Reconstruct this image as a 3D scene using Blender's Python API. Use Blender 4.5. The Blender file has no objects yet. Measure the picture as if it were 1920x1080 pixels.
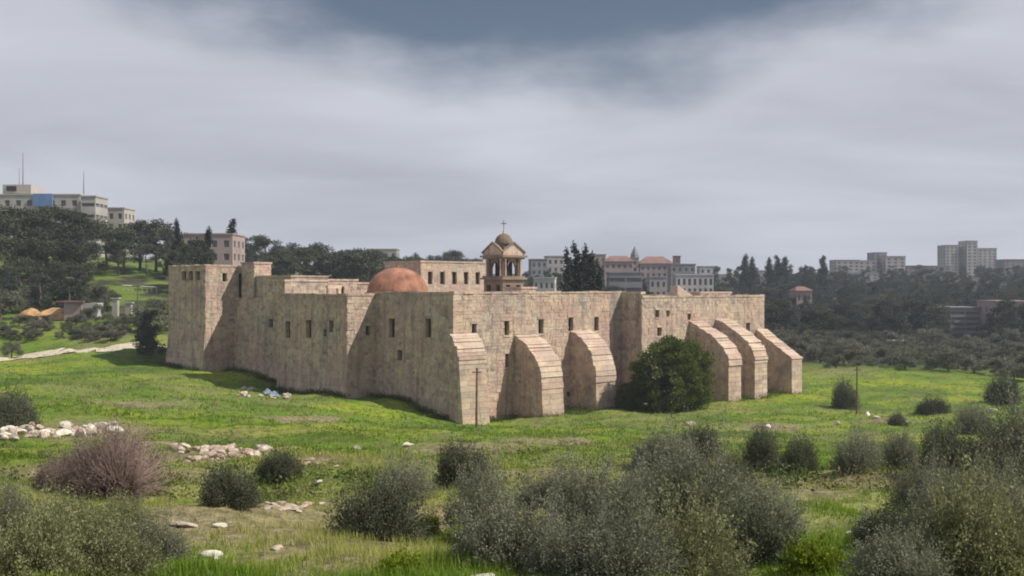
import bpy, math, random
import numpy as np
from mathutils import Vector

# ------------------------------------------------------------------ camera, sky, sun, exposure
sc = bpy.context.scene
COL = sc.collection
CAMZ = 14.5
F = 2059.0                      # focal length in photo pixels (1920 wide)
cam_d = bpy.data.cameras.new('camera')
cam_d.sensor_width = 36.0
cam_d.lens = 36.0 * F / 1920.0
cam_d.clip_start = 0.3
cam_d.clip_end = 9000
cam = bpy.data.objects.new('camera', cam_d)
COL.objects.link(cam)
cam.location = (0, 0, CAMZ)
cam.rotation_euler = (math.radians(90), 0, 0)
sc.camera = cam

SUN = Vector((1.75, -0.42, 1.85)).normalized()      # towards the sun
SUN_EL = math.asin(SUN.z)
SUN_AZ = math.atan2(SUN.x, SUN.y)


def build_world():
    w = bpy.data.worlds.new('World')
    sc.world = w
    w.use_nodes = True
    nt = w.node_tree
    nt.nodes.clear()
    N = nt.nodes.new
    L = nt.links.new

    def math_(op, a, b=None, clamp=False):
        n = N('ShaderNodeMath')
        n.operation = op
        n.use_clamp = clamp
        for i, v in enumerate((a, b)):
            if v is None:
                continue
            if isinstance(v, (int, float)):
                n.inputs[i].default_value = v
            else:
                L(v, n.inputs[i])
        return n.outputs[0]

    def smooth(v, a, b):
        n = N('ShaderNodeMapRange')
        n.interpolation_type = 'SMOOTHSTEP'
        n.inputs['From Min'].default_value = a
        n.inputs['From Max'].default_value = b
        L(v, n.inputs['Value'])
        return n.outputs[0]
    tc = N('ShaderNodeTexCoord')
    sep = N('ShaderNodeSeparateXYZ')
    L(tc.outputs['Generated'], sep.inputs[0])
    x, y, z = sep.outputs
    # a flat cloud deck overhead: project the direction on it
    zz = math_('ADD', math_('MAXIMUM', z, 0.0), 0.16)
    comb = N('ShaderNodeCombineXYZ')
    L(math_('DIVIDE', x, zz), comb.inputs[0])
    L(math_('DIVIDE', y, zz), comb.inputs[1])
    n1 = N('ShaderNodeTexNoise')
    n1.inputs['Scale'].default_value = 1.1
    n1.inputs['Detail'].default_value = 5
    n1.inputs['Roughness'].default_value = 0.5
    n1.inputs['Distortion'].default_value = 0.35
    mp = N('ShaderNodeMapping')
    mp.inputs['Location'].default_value = (3.1, 1.7, 0.4)
    mp.inputs['Scale'].default_value = (0.75, 1.0, 1.0)
    mp.inputs['Rotation'].default_value = (0, 0, 0.35)
    L(comb.outputs[0], mp.inputs[0])
    L(mp.outputs[0], n1.inputs['Vector'])
    ramp = N('ShaderNodeValToRGB')
    ramp.color_ramp.elements[0].position = 0.30
    ramp.color_ramp.elements[0].color = (0.42, 0.435, 0.50, 1)
    ramp.color_ramp.elements[1].position = 0.66
    ramp.color_ramp.elements[1].color = (0.575, 0.595, 0.66, 1)
    L(n1.outputs['Fac'], ramp.inputs[0])
    # openings in the deck, the clear sky behind is darker and bluer
    n2 = N('ShaderNodeTexNoise')
    n2.inputs['Scale'].default_value = 7.0
    n2.inputs['Detail'].default_value = 6
    n2.inputs['Roughness'].default_value = 0.52
    mp2 = N('ShaderNodeMapping')
    mp2.inputs['Scale'].default_value = (0.8, 0.8, 2.0)
    mp2.inputs['Location'].default_value = (0.3, 0.1, 0.75)
    L(tc.outputs['Generated'], mp2.inputs[0])
    L(mp2.outputs[0], n2.inputs['Vector'])
    ym = math_('MAXIMUM', y, 0.05)
    u = math_('DIVIDE', x, ym)
    v = math_('DIVIDE', z, ym)
    du = math_('SUBTRACT', u, 0.035)
    vb = math_('ADD', math_('MULTIPLY', math_('MULTIPLY', du, du), 0.72), 0.187)
    e = math_('SUBTRACT', v, vb)
    e = math_('ADD', e, math_('MULTIPLY', math_('SUBTRACT', n2.outputs['Fac'], 0.5), 0.16))
    gap = smooth(e, -0.05, 0.055)
    gap = math_('MULTIPLY', gap, math_('SUBTRACT', 1.0, smooth(v, 0.40, 0.65)))
    gap2 = math_('MULTIPLY', smooth(n1.outputs['Fac'], 0.52, 0.40), smooth(z, 0.3, 0.5))
    gap = math_('MAXIMUM', gap, math_('MULTIPLY', gap2, 0.6))
    gap = math_('MULTIPLY', gap, 0.93)
    sky = N('ShaderNodeTexSky')
    sky.sky_type = 'NISHITA'
    sky.sun_disc = False
    sky.sun_elevation = SUN_EL
    sky.sun_rotation = SUN_AZ
    sky.altitude = 780
    sky.dust_density = 2.0
    bg_sky = N('ShaderNodeBackground')
    bg_sky.inputs['Strength'].default_value = 0.05
    L(sky.outputs[0], bg_sky.inputs['Color'])
    bg_cl = N('ShaderNodeBackground')
    bg_cl.inputs['Strength'].default_value = 1.0
    L(ramp.outputs[0], bg_cl.inputs['Color'])
    mix = N('ShaderNodeMixShader')
    L(gap, mix.inputs[0])
    L(bg_cl.outputs[0], mix.inputs[1])
    L(bg_sky.outputs[0], mix.inputs[2])
    out = N('ShaderNodeOutputWorld')
    L(mix.outputs[0], out.inputs[0])


build_world()
sun_d = bpy.data.lights.new('sun', 'SUN')
sun_d.energy = 5.0
sun_d.angle = math.radians(0.8)
sun_d.color = (1.0, 0.93, 0.82)
sun = bpy.data.objects.new('sun', sun_d)
COL.objects.link(sun)
sun.rotation_euler = SUN.to_track_quat('Z', 'Y').to_euler()
sun.location = (60, -20, 90)

vs = sc.view_settings
vs.view_transform = 'Standard'
vs.look = 'None'
vs.exposure = 0.1
vs.gamma = 1.0
vs.use_curve_mapping = False
sc.cycles.use_denoising = True
sc.cycles.max_bounces = 5
sc.cycles.diffuse_bounces = 3
sc.cycles.transparent_max_bounces = 8
sc.cycles.volume_bounces = 0
sc.cycles.filter_width = 1.9

rnd = random.Random(7)
RNG = np.random.default_rng(11)


# ------------------------------------------------------------------ materials
def mat_base(name):
    m = bpy.data.materials.new(name)
    m.use_nodes = True
    nt = m.node_tree
    b = nt.nodes['Principled BSDF']
    b.inputs['Roughness'].default_value = 0.85
    b.inputs['Specular IOR Level'].default_value = 0.2
    return m, nt, b


def _noise(nt, vec, scale, detail=4, rough=0.55):
    n = nt.nodes.new('ShaderNodeTexNoise')
    n.inputs['Scale'].default_value = scale
    n.inputs['Detail'].default_value = detail
    n.inputs['Roughness'].default_value = rough
    if vec is not None:
        nt.links.new(vec, n.inputs['Vector'])
    return n.outputs['Fac']


def _ramp(nt, fac, stops):
    r = nt.nodes.new('ShaderNodeValToRGB')
    els = r.color_ramp.elements
    while len(els) < len(stops):
        els.new(0.5)
    for e, (p, c) in zip(els, stops):
        e.position = p
        e.color = (c[0], c[1], c[2], 1) if not isinstance(c, (int, float)) else (c, c, c, 1)
    nt.links.new(fac, r.inputs[0])
    return r.outputs['Color']


def _mix(nt, fac, a, b, mode='MIX'):
    m = nt.nodes.new('ShaderNodeMix')
    m.data_type = 'RGBA'
    m.blend_type = mode
    ins = [i for i in m.inputs if i.enabled or True]
    fi = m.inputs[0]
    A = [i for i in m.inputs if i.name == 'A' and i.type == 'RGBA'][0]
    B = [i for i in m.inputs if i.name == 'B' and i.type == 'RGBA'][0]
    for s, v in ((fi, fac), (A, a), (B, b)):
        if isinstance(v, (int, float)):
            s.default_value = v
        elif isinstance(v, tuple):
            s.default_value = (v[0], v[1], v[2], 1)
        else:
            nt.links.new(v, s)
    return [o for o in m.outputs if o.type == 'RGBA'][0]


def _pos(nt):
    return nt.nodes.new('ShaderNodeNewGeometry').outputs['Position']


def _scaled(nt, vec, s):
    mp = nt.nodes.new('ShaderNodeMapping')
    mp.inputs['Scale'].default_value = s
    nt.links.new(vec, mp.inputs[0])
    return mp.outputs[0]


def _attr(nt, name='tint'):
    a = nt.nodes.new('ShaderNodeAttribute')
    a.attribute_name = name
    return a.outputs['Fac']


def _bump(nt, b, h, strength, dist):
    n = nt.nodes.new('ShaderNodeBump')
    n.inputs['Strength'].default_value = strength
    n.inputs['Distance'].default_value = dist
    nt.links.new(h, n.inputs['Height'])
    nt.links.new(n.outputs[0], b.inputs['Normal'])


def stone_material(name, c_lo, c_mid, c_hi, c_red, stain=0.55):
    m, nt, b = mat_base(name)
    p = _pos(nt)
    t = _attr(nt)
    base = _ramp(nt, t, [(0.0, c_lo), (0.35, c_mid), (0.75, c_hi), (1.0, c_red)])
    patch = _noise(nt, p, 0.26, 6, 0.68)
    base = _mix(nt, _ramp(nt, patch, [(0.44, 0.0), (0.60, 0.85)]), base, c_red)
    patch2 = _noise(nt, _scaled(nt, p, (1, 1, 1.7)), 0.37, 6, 0.7)
    base = _mix(nt, _ramp(nt, patch2, [(0.50, 0.0), (0.64, 0.8)]), base, (c_hi[0] * 1.15, c_hi[1] * 1.1, c_hi[2] * 0.92))
    # rain streaks run down the faces, lichen sits in blotches
    streak = _noise(nt, _scaled(nt, p, (1.1, 1.1, 0.06)), 1.7, 5, 0.65)
    high = _noise(nt, _scaled(nt, p, (1, 1, 0.8)), 0.17, 3, 0.5)
    base = _mix(nt, _ramp(nt, streak, [(0.51, 0.0), (0.70, stain * 0.75)]), base, (0.17, 0.15, 0.135))
    grey = _noise(nt, _scaled(nt, p, (1, 1, 0.55)), 0.30, 6, 0.72)
    base = _mix(nt, _ramp(nt, grey, [(0.52, 0.0), (0.68, stain)]), base, (0.27, 0.25, 0.235))
    blot = _noise(nt, p, 0.95, 7, 0.75)
    base = _mix(nt, _ramp(nt, blot, [(0.53, 0.0), (0.70, stain * 1.1)]), base, (0.17, 0.15, 0.135))
    base = _mix(nt, _ramp(nt, blot, [(0.30, 0.5), (0.44, 0.0)]), base, (0.60, 0.52, 0.44))
    fine = _noise(nt, p, 6.0, 5, 0.7)
    base = _mix(nt, 0.55, base, _ramp(nt, fine, [(0.25, 0.5), (0.7, 1.2)]), 'MULTIPLY')
    nt.links.new(base, b.inputs['Base Color'])
    b.inputs['Roughness'].default_value = 0.92
    _bump(nt, b, fine, 0.9, 0.12)
    return m


def plain_material(name, col, rough=0.8, var=0.25, scale=1.5):
    m, nt, b = mat_base(name)
    n = _noise(nt, _pos(nt), scale, 5, 0.6)
    lo = tuple(c * (1 - var) for c in col)
    hi = tuple(min(1, c * (1 + var)) for c in col)
    nt.links.new(_ramp(nt, n, [(0.3, lo), (0.7, hi)]), b.inputs['Base Color'])
    b.inputs['Roughness'].default_value = rough
    _bump(nt, b, n, 0.2, 0.05)
    return m


def leaf_material(name, dark, mid, light, trans=0.25, objvar=0.3):
    m, nt, b = mat_base(name)
    t = _attr(nt)
    c = _ramp(nt, t, [(0.0, dark), (0.5, mid), (1.0, light)])
    oi = nt.nodes.new('ShaderNodeObjectInfo')
    v = _ramp(nt, oi.outputs['Random'], [(0.0, 1 - objvar), (1.0, 1 + objvar)])
    c = _mix(nt, 1.0, c, v, 'MULTIPLY')
    nt.links.new(c, b.inputs['Base Color'])
    b.inputs['Roughness'].default_value = 0.7
    b.inputs['Specular IOR Level'].default_value = 0.15
    tr = nt.nodes.new('ShaderNodeBsdfTranslucent')
    nt.links.new(c, tr.inputs['Color'])
    mx = nt.nodes.new('ShaderNodeMixShader')
    mx.inputs[0].default_value = trans
    nt.links.new(b.outputs[0], mx.inputs[1])
    nt.links.new(tr.outputs[0], mx.inputs[2])
    nt.links.new(mx.outputs[0], nt.nodes['Material Output'].inputs[0])
    return m


M = {}
M['stone'] = stone_material('weathered_limestone', (0.34, 0.27, 0.23), (0.50, 0.405, 0.33), (0.62, 0.51, 0.41), (0.53, 0.36, 0.30), 0.8)
M['stone_clean'] = stone_material('dressed_limestone', (0.38, 0.30, 0.245), (0.52, 0.42, 0.34), (0.62, 0.51, 0.41), (0.50, 0.35, 0.29), 0.35)
M['stone_dark'] = stone_material('brown_weathered_stone', (0.15, 0.115, 0.085), (0.22, 0.165, 0.12), (0.30, 0.235, 0.17), (0.20, 0.13, 0.105), 0.7)
M['roof_slab'] = plain_material('pale_roof_plaster', (0.46, 0.42, 0.37), 0.9, 0.2, 0.6)
M['dome'] = plain_material('terracotta_dome', (0.30, 0.145, 0.095), 0.85, 0.45, 0.8)
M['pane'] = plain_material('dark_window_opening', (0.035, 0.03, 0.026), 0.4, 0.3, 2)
M['frame'] = plain_material('dull_window_frame', (0.12, 0.10, 0.085), 0.7, 0.2, 3)
M['metal'] = plain_material('grey_iron', (0.16, 0.16, 0.17), 0.5, 0.2, 3)
M['wood'] = plain_material('weathered_wood', (0.13, 0.095, 0.065), 0.9, 0.3, 5)
M['rock'] = plain_material('pale_limestone_rock', (0.42, 0.355, 0.295), 0.95, 0.5, 4.0)
M['rock_pink'] = plain_material('pinkish_limestone_rock', (0.36, 0.265, 0.215), 0.95, 0.5, 4.0)
M['rock_white'] = plain_material('white_limestone_rock', (0.58, 0.54, 0.46), 0.95, 0.35, 4.0)
M['path'] = plain_material('pale_gravel', (0.50, 0.44, 0.34), 0.95, 0.2, 1.2)
M['tarp'] = plain_material('blue_sheet', (0.15, 0.19, 0.26), 0.6, 0.5, 5)
M['sand'] = plain_material('orange_earth', (0.44, 0.27, 0.13), 0.95, 0.35, 0.9)
M['concrete'] = plain_material('city_concrete', (0.40, 0.37, 0.345), 0.9, 0.12, 0.5)
M['city_pale'] = plain_material('city_pale_stone', (0.36, 0.335, 0.325), 0.9, 0.2, 0.15)
M['city_grey'] = plain_material('city_grey_stone', (0.23, 0.225, 0.235), 0.9, 0.2, 0.15)
M['city_pink'] = plain_material('city_pink_stone', (0.34, 0.265, 0.25), 0.9, 0.2, 0.15)
M['city_white'] = plain_material('city_white_render', (0.46, 0.445, 0.43), 0.9, 0.2, 0.15)
M['red_roof'] = plain_material('red_roof_tile', (0.215, 0.13, 0.112), 0.9, 0.3, 0.4)
M['glass'] = plain_material('far_window_glass', (0.12, 0.12, 0.13), 0.3, 0.2, 0.3)
M['blue_panel'] = plain_material('blue_cladding', (0.13, 0.22, 0.42), 0.5, 0.12, 0.5)
M['bark'] = plain_material('grey_bark', (0.13, 0.105, 0.085), 0.95, 0.35, 4)
M['leaf_pine'] = leaf_material('pine_needles', (0.036, 0.042, 0.026), (0.072, 0.08, 0.046), (0.13, 0.137, 0.08), 0.18)
M['leaf_conifer'] = leaf_material('dark_conifer_needles', (0.030, 0.042, 0.034), (0.056, 0.072, 0.056), (0.095, 0.115, 0.085), 0.15)
M['leaf_cypress'] = leaf_material('cypress_needles', (0.018, 0.024, 0.018), (0.03, 0.04, 0.028), (0.05, 0.06, 0.04), 0.1)
M['leaf_olive'] = leaf_material('olive_leaves', (0.075, 0.077, 0.055), (0.14, 0.142, 0.098), (0.23, 0.23, 0.165), 0.25)
M['leaf_green'] = leaf_material('green_leaves', (0.05, 0.07, 0.018), (0.125, 0.16, 0.036), (0.23, 0.27, 0.07), 0.4)
M['leaf_thorn'] = leaf_material('thorn_shrub_leaves', (0.050, 0.058, 0.037), (0.105, 0.117, 0.070), (0.205, 0.215, 0.14), 0.25, 0.25)
M['leaf_grey'] = leaf_material('grey_green_leaves', (0.10, 0.108, 0.074), (0.215, 0.225, 0.152), (0.345, 0.355, 0.25), 0.3, 0.25)
M['leaf_khaki'] = leaf_material('khaki_leaves', (0.10, 0.11, 0.05), (0.21, 0.22, 0.105), (0.345, 0.345, 0.18), 0.3, 0.2)
M['leaf_purple'] = leaf_material('dry_purple_twigs', (0.10, 0.075, 0.065), (0.20, 0.155, 0.135), (0.33, 0.265, 0.24), 0.25, 0.1)
M['leaf_spurge'] = leaf_material('yellow_green_leaves', (0.10, 0.14, 0.012), (0.20, 0.26, 0.02), (0.32, 0.38, 0.03), 0.35, 0.15)
M['twig'] = plain_material('grey_brown_twig', (0.15, 0.14, 0.105), 0.9, 0.35, 8)
M['twig_purple'] = plain_material('purple_brown_twig', (0.20, 0.145, 0.125), 0.9, 0.3, 8)
M['grass'] = leaf_material('grass_blades', (0.10, 0.175, 0.018), (0.18, 0.29, 0.024), (0.40, 0.37, 0.13), 0.4, 0.0)

M['weed'] = leaf_material('weed_leaves', (0.045, 0.075, 0.016), (0.11, 0.155, 0.032), (0.27, 0.23, 0.12), 0.35, 0.0)


def ground_material():
    m, nt, b = mat_base('meadow_ground')
    p = _pos(nt)
    n1 = _noise(nt, p, 0.09, 6, 0.6)
    n2 = _noise(nt, p, 0.55, 6, 0.65)
    n3 = _noise(nt, p, 3.0, 5, 0.7)
    c = _ramp(nt, n1, [(0.36, (0.07, 0.125, 0.018)), (0.49, (0.135, 0.23, 0.018)), (0.62, (0.26, 0.315, 0.022))])
    c = _mix(nt, _ramp(nt, n2, [(0.47, 0.0), (0.64, 0.8)]), c, (0.165, 0.16, 0.06))
    c = _mix(nt, _ramp(nt, n2, [(0.30, 0.8), (0.44, 0.0)]), c, (0.045, 0.075, 0.02))
    # dry, stony turf near the viewer's slope and under the scrub
    sep = nt.nodes.new('ShaderNodeSeparateXYZ')
    nt.links.new(p, sep.inputs[0])

    def rng(sock, a, bb, c0=0.0, c1=1.0):
        r = nt.nodes.new('ShaderNodeMapRange')
        r.inputs['From Min'].default_value = a
        r.inputs['From Max'].default_value = bb
        r.inputs['To Min'].default_value = c0
        r.inputs['To Max'].default_value = c1
        nt.links.new(sock, r.inputs['Value'])
        return r.outputs[0]

    def mul(a, bb):
        k = nt.nodes.new('ShaderNodeMath')
        k.operation = 'MULTIPLY'
        for i, v in enumerate((a, bb)):
            if isinstance(v, (int, float)):
                k.inputs[i].default_value = v
            else:
                nt.links.new(v, k.inputs[i])
        return k.outputs[0]

    def add(a, bb):
        k = nt.nodes.new('ShaderNodeMath')
        k.operation = 'ADD'
        for i, v in enumerate((a, bb)):
            if isinstance(v, (int, float)):
                k.inputs[i].default_value = v
            else:
                nt.links.new(v, k.inputs[i])
        return k.outputs[0]
    dry = _attr(nt, 'dry')
    c = _mix(nt, mul(dry, 0.9), c, _ramp(nt, n3, [(0.3, (0.16, 0.135, 0.075)), (0.7, (0.32, 0.27, 0.16))]))
    far = rng(add(sep.outputs[1], mul(n1, 60.0)), 205, 235)
    wild = _ramp(nt, n2, [(0.35, (0.035, 0.038, 0.024)), (0.6, (0.07, 0.068, 0.042)), (0.78, (0.13, 0.115, 0.08))])
    wild2 = _ramp(nt, n1, [(0.40, 0.0), (0.52, 0.9)])
    wild2 = _mix(nt, 1.0, wild2, rng(sep.outputs[0], -25, -55), 'MULTIPLY')
    wild = _mix(nt, wild2, wild, (0.15, 0.225, 0.03))
    c = _mix(nt, far, c, wild)
    c = _mix(nt, 0.8, c, _ramp(nt, n3, [(0.28, 0.5), (0.68, 1.25)]), 'MULTIPLY')
    nt.links.new(c, b.inputs['Base Color'])
    b.inputs['Roughness'].default_value = 0.95
    _bump(nt, b, n3, 0.9, 0.25)
    return m


M['ground'] = ground_material()


# ------------------------------------------------------------------ object helpers
ORIGIN = {}


def tag(o, label=None, cat=None, group=None, kind=None):
    if label:
        o['label'] = label
    if cat:
        o['category'] = cat
    if group:
        o['group'] = group
    if kind:
        o['kind'] = kind
    return o


def thing(name, loc, label, cat, group=None, rz=0.0, scale=None):
    o = bpy.data.objects.new(name, None)
    o.empty_display_size = 0.5
    COL.objects.link(o)
    o.location = loc
    o.rotation_euler = (0, 0, rz)
    if scale is not None:
        o.scale = scale
    ORIGIN[o.name] = Vector(loc)
    return tag(o, label, cat, group)


def link(name, mesh, parent=None, loc=(0, 0, 0), rz=0.0, scale=(1, 1, 1), kind=None):
    o = bpy.data.objects.new(name, mesh)
    COL.objects.link(o)
    o.location = loc
    o.rotation_euler = (0, 0, rz)
    o.scale = scale
    if parent is not None:
        o.parent = parent
        ORIGIN[o.name] = ORIGIN.get(parent.name, Vector((0, 0, 0)))
    if kind:
        o['kind'] = kind
    return o


class MB:
    """collects faces, each with a tint, and builds one mesh"""

    def __init__(self):
        self.v = []
        self.f = []
        self.t = []

    def poly(self, pts, tint=0.4):
        i = len(self.v)
        self.v.extend([tuple(p) for p in pts])
        self.f.append(tuple(range(i, i + len(pts))))
        self.t.append(tint)

    def mesh_from(self, verts, faces, tint=0.4):
        i = len(self.v)
        self.v.extend([tuple(p) for p in verts])
        for f in faces:
            self.f.append(tuple(i + k for k in f))
            self.t.append(tint)

    def box(self, o, a, b, c, tint=0.4, skip_back=False):
        """box from corner o along the vectors a, b, c (c points outwards)"""
        o, a, b, c = Vector(o), Vector(a), Vector(b), Vector(c)
        p = [o, o + a, o + a + b, o + b, o + c, o + a + c, o + a + b + c, o + b + c]
        fs = [(4, 5, 6, 7), (0, 4, 7, 3), (1, 2, 6, 5), (3, 7, 6, 2), (0, 1, 5, 4)]
        if not skip_back:
            fs.append((0, 3, 2, 1))
        if a.cross(b).dot(c) < 0:
            fs = [f[::-1] for f in fs]
        self.mesh_from(p, fs, tint)

    def cyl(self, c, r0, r1, z0, z1, n=12, tint=0.4, cap=True):
        b = [(c[0] + r0 * math.cos(2 * math.pi * k / n), c[1] + r0 * math.sin(2 * math.pi * k / n), z0) for k in range(n)]
        t = [(c[0] + r1 * math.cos(2 * math.pi * k / n), c[1] + r1 * math.sin(2 * math.pi * k / n), z1) for k in range(n)]
        fs = [(k, (k + 1) % n, n + (k + 1) % n, n + k) for k in range(n)]
        if cap:
            fs.append(tuple(range(n, 2 * n)))
            fs.append(tuple(range(n - 1, -1, -1)))
        self.mesh_from(b + t, fs, tint)

    def tube(self, a, b, r0, r1, n=5, tint=0.4):
        a, b = Vector(a), Vector(b)
        d = (b - a).normalized()
        x = d.orthogonal().normalized()
        y = d.cross(x)
        p = []
        for (q, r) in ((a, r0), (b, r1)):
            for k in range(n):
                w = 2 * math.pi * k / n
                p.append(q + x * (r * math.cos(w)) + y * (r * math.sin(w)))
        fs = [(k, (k + 1) % n, n + (k + 1) % n, n + k) for k in range(n)]
        fs.append(tuple(range(n, 2 * n)))
        self.mesh_from(p, fs, tint)

    def mesh(self, name, mat, origin=(0, 0, 0), smooth=False):
        me = bpy.data.meshes.new(name)
        ox, oy, oz = origin
        me.from_pydata([(x - ox, y - oy, z - oz) for (x, y, z) in self.v], [], self.f)
        at = me.attributes.new('tint', 'FLOAT', 'FACE')
        at.data.foreach_set('value', self.t)
        me.materials.append(mat)
        if smooth:
            me.polygons.foreach_set('use_smooth', [True] * len(self.f))
        me.update()
        return me

    def build(self, name, mat, parent=None, kind=None, smooth=False):
        o = ORIGIN.get(parent.name, Vector((0, 0, 0))) if parent is not None else Vector((0, 0, 0))
        return link(name, self.mesh(name, mat, o, smooth), parent, kind=kind)


def np_mesh(name, verts, quads, tint, mats, mat_idx=None, nside=4):
    me = bpy.data.meshes.new(name)
    nv, nf = len(verts), len(quads)
    me.vertices.add(nv)
    me.vertices.foreach_set('co', np.asarray(verts, dtype=np.float32).ravel())
    me.loops.add(nf * nside)
    me.loops.foreach_set('vertex_index', np.asarray(quads, dtype=np.int32).ravel())
    me.polygons.add(nf)
    me.polygons.foreach_set('loop_start', np.arange(0, nf * nside, nside, dtype=np.int32))
    at = me.attributes.new('tint', 'FLOAT', 'FACE')
    at.data.foreach_set('value', np.asarray(tint, dtype=np.float32))
    for m in mats:
        me.materials.append(m)
    if mat_idx is not None:
        me.polygons.foreach_set('material_index', np.asarray(mat_idx, dtype=np.int32))
    me.update(calc_edges=True)
    me.validate()
    return me


# ------------------------------------------------------------------ terrain
def at(px, py, Y):
    return Vector(((px - 960) / F * Y, Y, CAMZ - (py - 540) / F * Y))


CTRL = []


def cp(px, Y, z):
    CTRL.append(((px - 960) / F * max(Y, 12) if abs(px - 960) < 5000 else px, Y, z))


for X in (-60, -20, 0, 20, 60):
    CTRL.append((X, -30, 15.5))
    CTRL.append((X, 0, 12.75))
for px in (-300, 300, 960, 1600, 2200):
    cp(px, 11, 11.55)
    cp(px, 20, 10.6)
    cp(px, 35, 8.9)
for px, z in ((-300, 7.0), (100, 6.4), (500, 6.2), (960, 6.1), (1500, 5.6), (1900, 5.4), (2300, 5.4)):
    cp(px, 60, z)
for px, z in ((-300, 6.2), (100, 5.4), (400, 4.7), (700, 3.3), (1000, 2.7), (1300, 2.5), (1600, 2.4), (1900, 2.3), (2300, 2.3)):
    cp(px, 90, z)
for px, Y, z in ((300, 115, 4.4), (500, 115, 3.0), (700, 112, 2.15), (790, 121, 1.5), (850, 112, 0.4), (850, 117, 0.0), (650, 124, 2.1), (600, 128, 2.0),
                 (520, 135, 1.7), (480, 146, 2.8), (385, 148, 3.4), (315, 157, 3.7), (1035, 119.5, 0.27), (1135, 126, 0.4), (1180, 132, 0.5),
                 (1378, 134, 0.3), (1430, 138, 0.55), (1500, 144, 0.45), (1300, 105, 1.5), (1600, 105, 1.5), (1600, 132, 0.2), (1900, 110, 1.1),
                 (1900, 150, 0.3), (1600, 180, 1.2), (1850, 180, 0.2), (1500, 170, 0.6), (100, 130, 3.8), (-300, 130, 5.0), (2400, 150, 0.5),
                 (60, 165, 4.1), (250, 163, 5.4), (150, 155, 4.3), (90, 200, 9.4), (20, 200, 9.3), (-400, 200, 10), (250, 195, 9.6), (230, 240, 15.2), (20, 240, 14.0),
                 (100, 300, 23.5), (300, 300, 21.5), (450, 300, 18.5), (450, 220, 10.5), (-400, 300, 25), (100, 450, 28), (400, 500, 24),
                 (700, 200, 3.5), (1000, 200, 2.5), (1300, 200, 1.5), (700, 300, 11), (1000, 300, 9), (1300, 300, 4),
                 (700, 420, 16), (1000, 420, 14), (1300, 420, 10), (1500, 280, 0.7), (1900, 280, 0.7), (2400, 280, 0.7), (1500, 350, 3.5), (1900, 350, 3.5),
                 (1500, 450, 9), (1900, 450, 9), (2400, 450, 9)):
    cp(px, Y, z)
for px in (-800, -200, 400, 960, 1500, 2000, 2700):
    cp(px, 600, 17 if px > 900 else 22)
    cp(px, 900, 26)
    cp(px, 1600, 27)
    cp(px, 3500, 20)
CT = np.array(CTRL, dtype=float)


def warp(X, Y):
    D = np.maximum(Y + 45.0, 8.0)
    return np.stack([1.5 * X / D, np.log(D) * 1.25], -1)


_cw = warp(CT[:, 0], CT[:, 1])


def _kern(r2):
    return np.sqrt(r2 + 0.004)


_A = _kern(((_cw[:, None] - _cw[None]) ** 2).sum(-1))
_n = len(CT)
_K = np.zeros((_n + 3, _n + 3))
_K[:_n, :_n] = _A - np.eye(_n) * 0.002
_K[:_n, _n] = 1
_K[:_n, _n + 1:] = _cw
_K[_n, :_n] = 1
_K[_n + 1:, :_n] = _cw.T
_W = np.linalg.solve(_K, np.concatenate([CT[:, 2], np.zeros(3)]))


def _wave(X, Y):
    s = 0
    for (a, kx, ky, ph) in ((0.13, 0.55, 0.31, 0.3), (0.12, -0.37, 0.63, 1.9), (0.07, 1.3, 0.9, 4.0), (0.06, -1.1, 1.5, 2.2), (0.03, 2.9, -2.1, 0.7),
                            (0.025, 2.1, 3.3, 5.1), (0.02, 4.7, 1.1, 3.3)):
        s = s + a * np.sin(kx * X + ky * Y + ph + 0.8 * np.sin(0.21 * X - 0.17 * Y + ph))
    return s


def height(X, Y):
    X = np.asarray(X, dtype=float)
    Y = np.asarray(Y, dtype=float)
    shp = np.broadcast(X, Y).shape
    Xf = np.broadcast_to(X, shp).ravel()
    Yf = np.broadcast_to(Y, shp).ravel()
    out = np.empty(len(Xf))
    for i in range(0, len(Xf), 20000):
        w = warp(Xf[i:i + 20000], Yf[i:i + 20000])
        k = _kern(((w[:, None] - _cw[None]) ** 2).sum(-1))
        out[i:i + 20000] = k @ _W[:_n] + _W[_n] + w @ _W[_n + 1:]
    out += _wave(Xf, Yf)
    return out.reshape(shp)


def gz(X, Y):
    return float(height(np.array([X]), np.array([Y]))[0])


_YS = np.concatenate([np.arange(6, 60, 0.15), np.arange(60, 200, 0.4), np.arange(200, 1200, 2.0)])


def ground(px, py):
    """point of the ground seen at a photo pixel"""
    X = (px - 960) / F * _YS
    zr = CAMZ - (py - 540) / F * _YS
    h = height(X, _YS)
    k = np.argmax(h >= zr)
    if h[k] < zr[k]:
        k = len(_YS) - 1
    return Vector((X[k], _YS[k], h[k]))


def vnoise(X, Y, scale, seed, octaves=4):
    """value noise on the ground plane, 0..1"""
    out = 0.0
    amp, tot = 1.0, 0.0
    for o in range(octaves):
        f = 2.0 ** o / scale
        x, y = np.asarray(X) * f + 31.7 * seed, np.asarray(Y) * f + 17.3 * seed
        xi, yi = np.floor(x), np.floor(y)
        fx, fy = x - xi, y - yi
        fx, fy = fx * fx * (3 - 2 * fx), fy * fy * (3 - 2 * fy)

        def h(a, b):
            v = np.sin(a * 127.1 + b * 311.7 + seed * 74.7 + o * 13.1) * 43758.5453
            return v - np.floor(v)
        out = out + amp * ((h(xi, yi) * (1 - fx) + h(xi + 1, yi) * fx) * (1 - fy) + (h(xi, yi + 1) * (1 - fx) + h(xi + 1, yi + 1) * fx) * fy)
        tot += amp
        amp *= 0.55
    return out / tot


def ramp01(v, a, b):
    return np.clip((v - a) / (b - a), 0, 1)


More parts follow.
